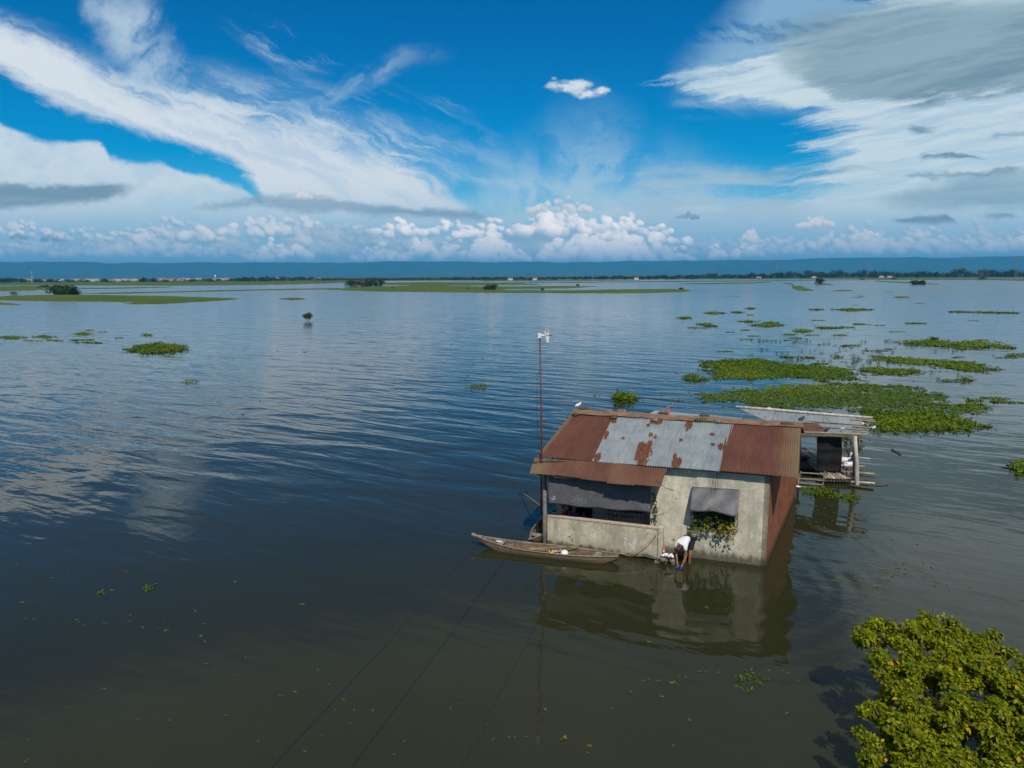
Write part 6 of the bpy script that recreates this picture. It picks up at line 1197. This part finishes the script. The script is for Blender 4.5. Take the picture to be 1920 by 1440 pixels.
uh = set(); hx = [38, 45, 52, 58, 84, 92, 105, 113, 119, 140, 148, 156, 166, 173, 181, 188, 206, 213, 221, 228, 235, 243, 250, 256, 299, 306, 314, 330, 337, 345, 352, 358, 368, 374, 392, 400, 408, 416, 424, 430, 478, 515, 521, 531, 539, 593]
for i, x_ in enumerate(hx):
    k_ = int(rng.integers(0, 6)); r_ = hp_[k_]; o = r_ if k_ not in uh else copy_tree(r_); uh.add(k_); p = at(x_, base_y(x_) - rng.uniform(.6, 1.1)); o.location = p + np.array([0, 0, .2]); o.rotation_euler.z = rng.normal() * .12 - math.atan2(p[0], p[1]); tag(o, 'small pale house in the far town on the left horizon', 'house', 'houses of the far town')
for x_, l_ in [(957, 'tiny white house at the middle of the far tree line'), (1003, 'tiny pale house right of the middle of the tree line'), (1193, 'small pale house before the tree line above the mast'), (1423, 'white house among trees on the right horizon'), (1526, 'white hut beside the dark bush on the right horizon'), (1653, 'small white hut at the foot of the far right trees, left one'), (1668, 'small white hut at the foot of the far right trees, right one')]:
    r_ = hp_[0] if 0 in uh else hp_[1]; o = copy_tree(r_); p = at(x_, base_y(x_) + .6); o.location = p; o.rotation_euler.z = -math.atan2(p[0], p[1]); o.scale = (.9, .9, .9); tag(o, l_, 'house')
for k_ in set(range(6)) - uh:
    for c_ in list(hp_[k_].children): bpy.data.objects.remove(c_)
    bpy.data.objects.remove(hp_[k_])
for k_ in set(range(6)) - usedT:
    for c_ in list(T6[k_].children): bpy.data.objects.remove(c_)
    bpy.data.objects.remove(T6[k_])
# towers
p = at(404, base_y(404)); k_ = p[1] / 1331; r_ = thing('water_tower', p, 'white ball water tower above the far town', 'water tower'); mb = MB(); mb.tube([p, p + np.array([0, 0, 8.5 * k_])], 1.1 * k_ * .5, 8); mb.build('stem', wc[0], r_); mb = MB(); mb.ball(p + np.array([0, 0, 9.6 * k_]), (1.6 * k_, 1.6 * k_, 2.0 * k_), 12, 8); mb.build('tank', M['white'], r_, smooth=True)
def lattice(name, px, ytop, d, label, cat, wd, arms, mats):
    p = at(px, base_y(px)); u_ = p / np.linalg.norm(p[:2]); p = np.array([u_[0] * d, u_[1] * d, 0]); zt = None; lo, hi = 0, 200
    for _ in range(50):
        mid_ = (lo + hi) / 2; q = p + np.array([0, 0, mid_]) - CAM; yy = 720 - F * (q @ UP) / (q @ fwd)
        if yy > ytop: lo = mid_
        else: hi = mid_
    Ht = lo; r_ = thing(name, p, label, cat); nb = len(mats); sx_ = np.array([u_[1], -u_[0], 0]); sy_ = np.array([u_[0], u_[1], 0])
    wz = lambda z: wd * (1 - .8 * z / Ht)
    for k in range(nb):
        mb = MB(); z0, z1 = Ht * k / nb, Ht * (k + 1) / nb
        for a_ in (-1, 1):
            for b_ in (-1, 1): mb.tube([p + sx_ * a_ * wz(z0) + sy_ * b_ * wz(z0) + np.array([0, 0, z0]), p + sx_ * a_ * wz(z1) + sy_ * b_ * wz(z1) + np.array([0, 0, z1])], wd * .06, 4)
        zs = np.linspace(z0, z1, max(2, int(12 / nb) + 1))
        for a_, b_ in zip(zs[:-1], zs[1:]):
            for s_ in (-1, 1): mb.tube([p - sx_ * s_ * wz(a_) - sy_ * wz(a_) + np.array([0, 0, a_]), p + sx_ * s_ * wz(b_) - sy_ * wz(b_) + np.array([0, 0, b_])], wd * .05, 4)
        mb.build('lattice', mats[k], r_)
    for f, L in arms:
        mb = MB(); c = p + np.array([0, 0, Ht * f]); mb.tube([c - sx_ * L, c + sx_ * L], wd * .06, 4); mb.tube([c - sx_ * L, c + np.array([0, 0, Ht * .04]), c + sx_ * L], wd * .05, 4); mb.build('crossarm', mats[0], r_)
gm_ = simple('galvanised_steel', (.20, .21, .22), .6, .1, 1)
lattice('radio_mast', 61, 509, 1700, 'red and white lattice mast over the far town at left', 'mast', 1.6, [], [wc[0], M['red'], wc[0], M['red'], wc[0]])
lattice('power_pylon', 1337, 502, 2300, 'faint power pylon leftmost above the right tree line', 'pylon', 3, [(.72, 7), (.84, 6), (.95, 5)], [gm_]); lattice('power_pylon', 1454, 496, 2100, 'power pylon left of the round hump in the right tree line', 'pylon', 3, [(.72, 7), (.84, 6), (.95, 5)], [gm_]); lattice('power_pylon', 1628, 491, 1900, 'power pylon in the middle of the right tree line', 'pylon', 3, [(.72, 7), (.84, 6), (.95, 5)], [gm_]); lattice('power_pylon', 1905, 481, 1650, 'tallest power pylon near the right edge', 'pylon', 3, [(.72, 7), (.84, 6), (.95, 5)], [gm_])
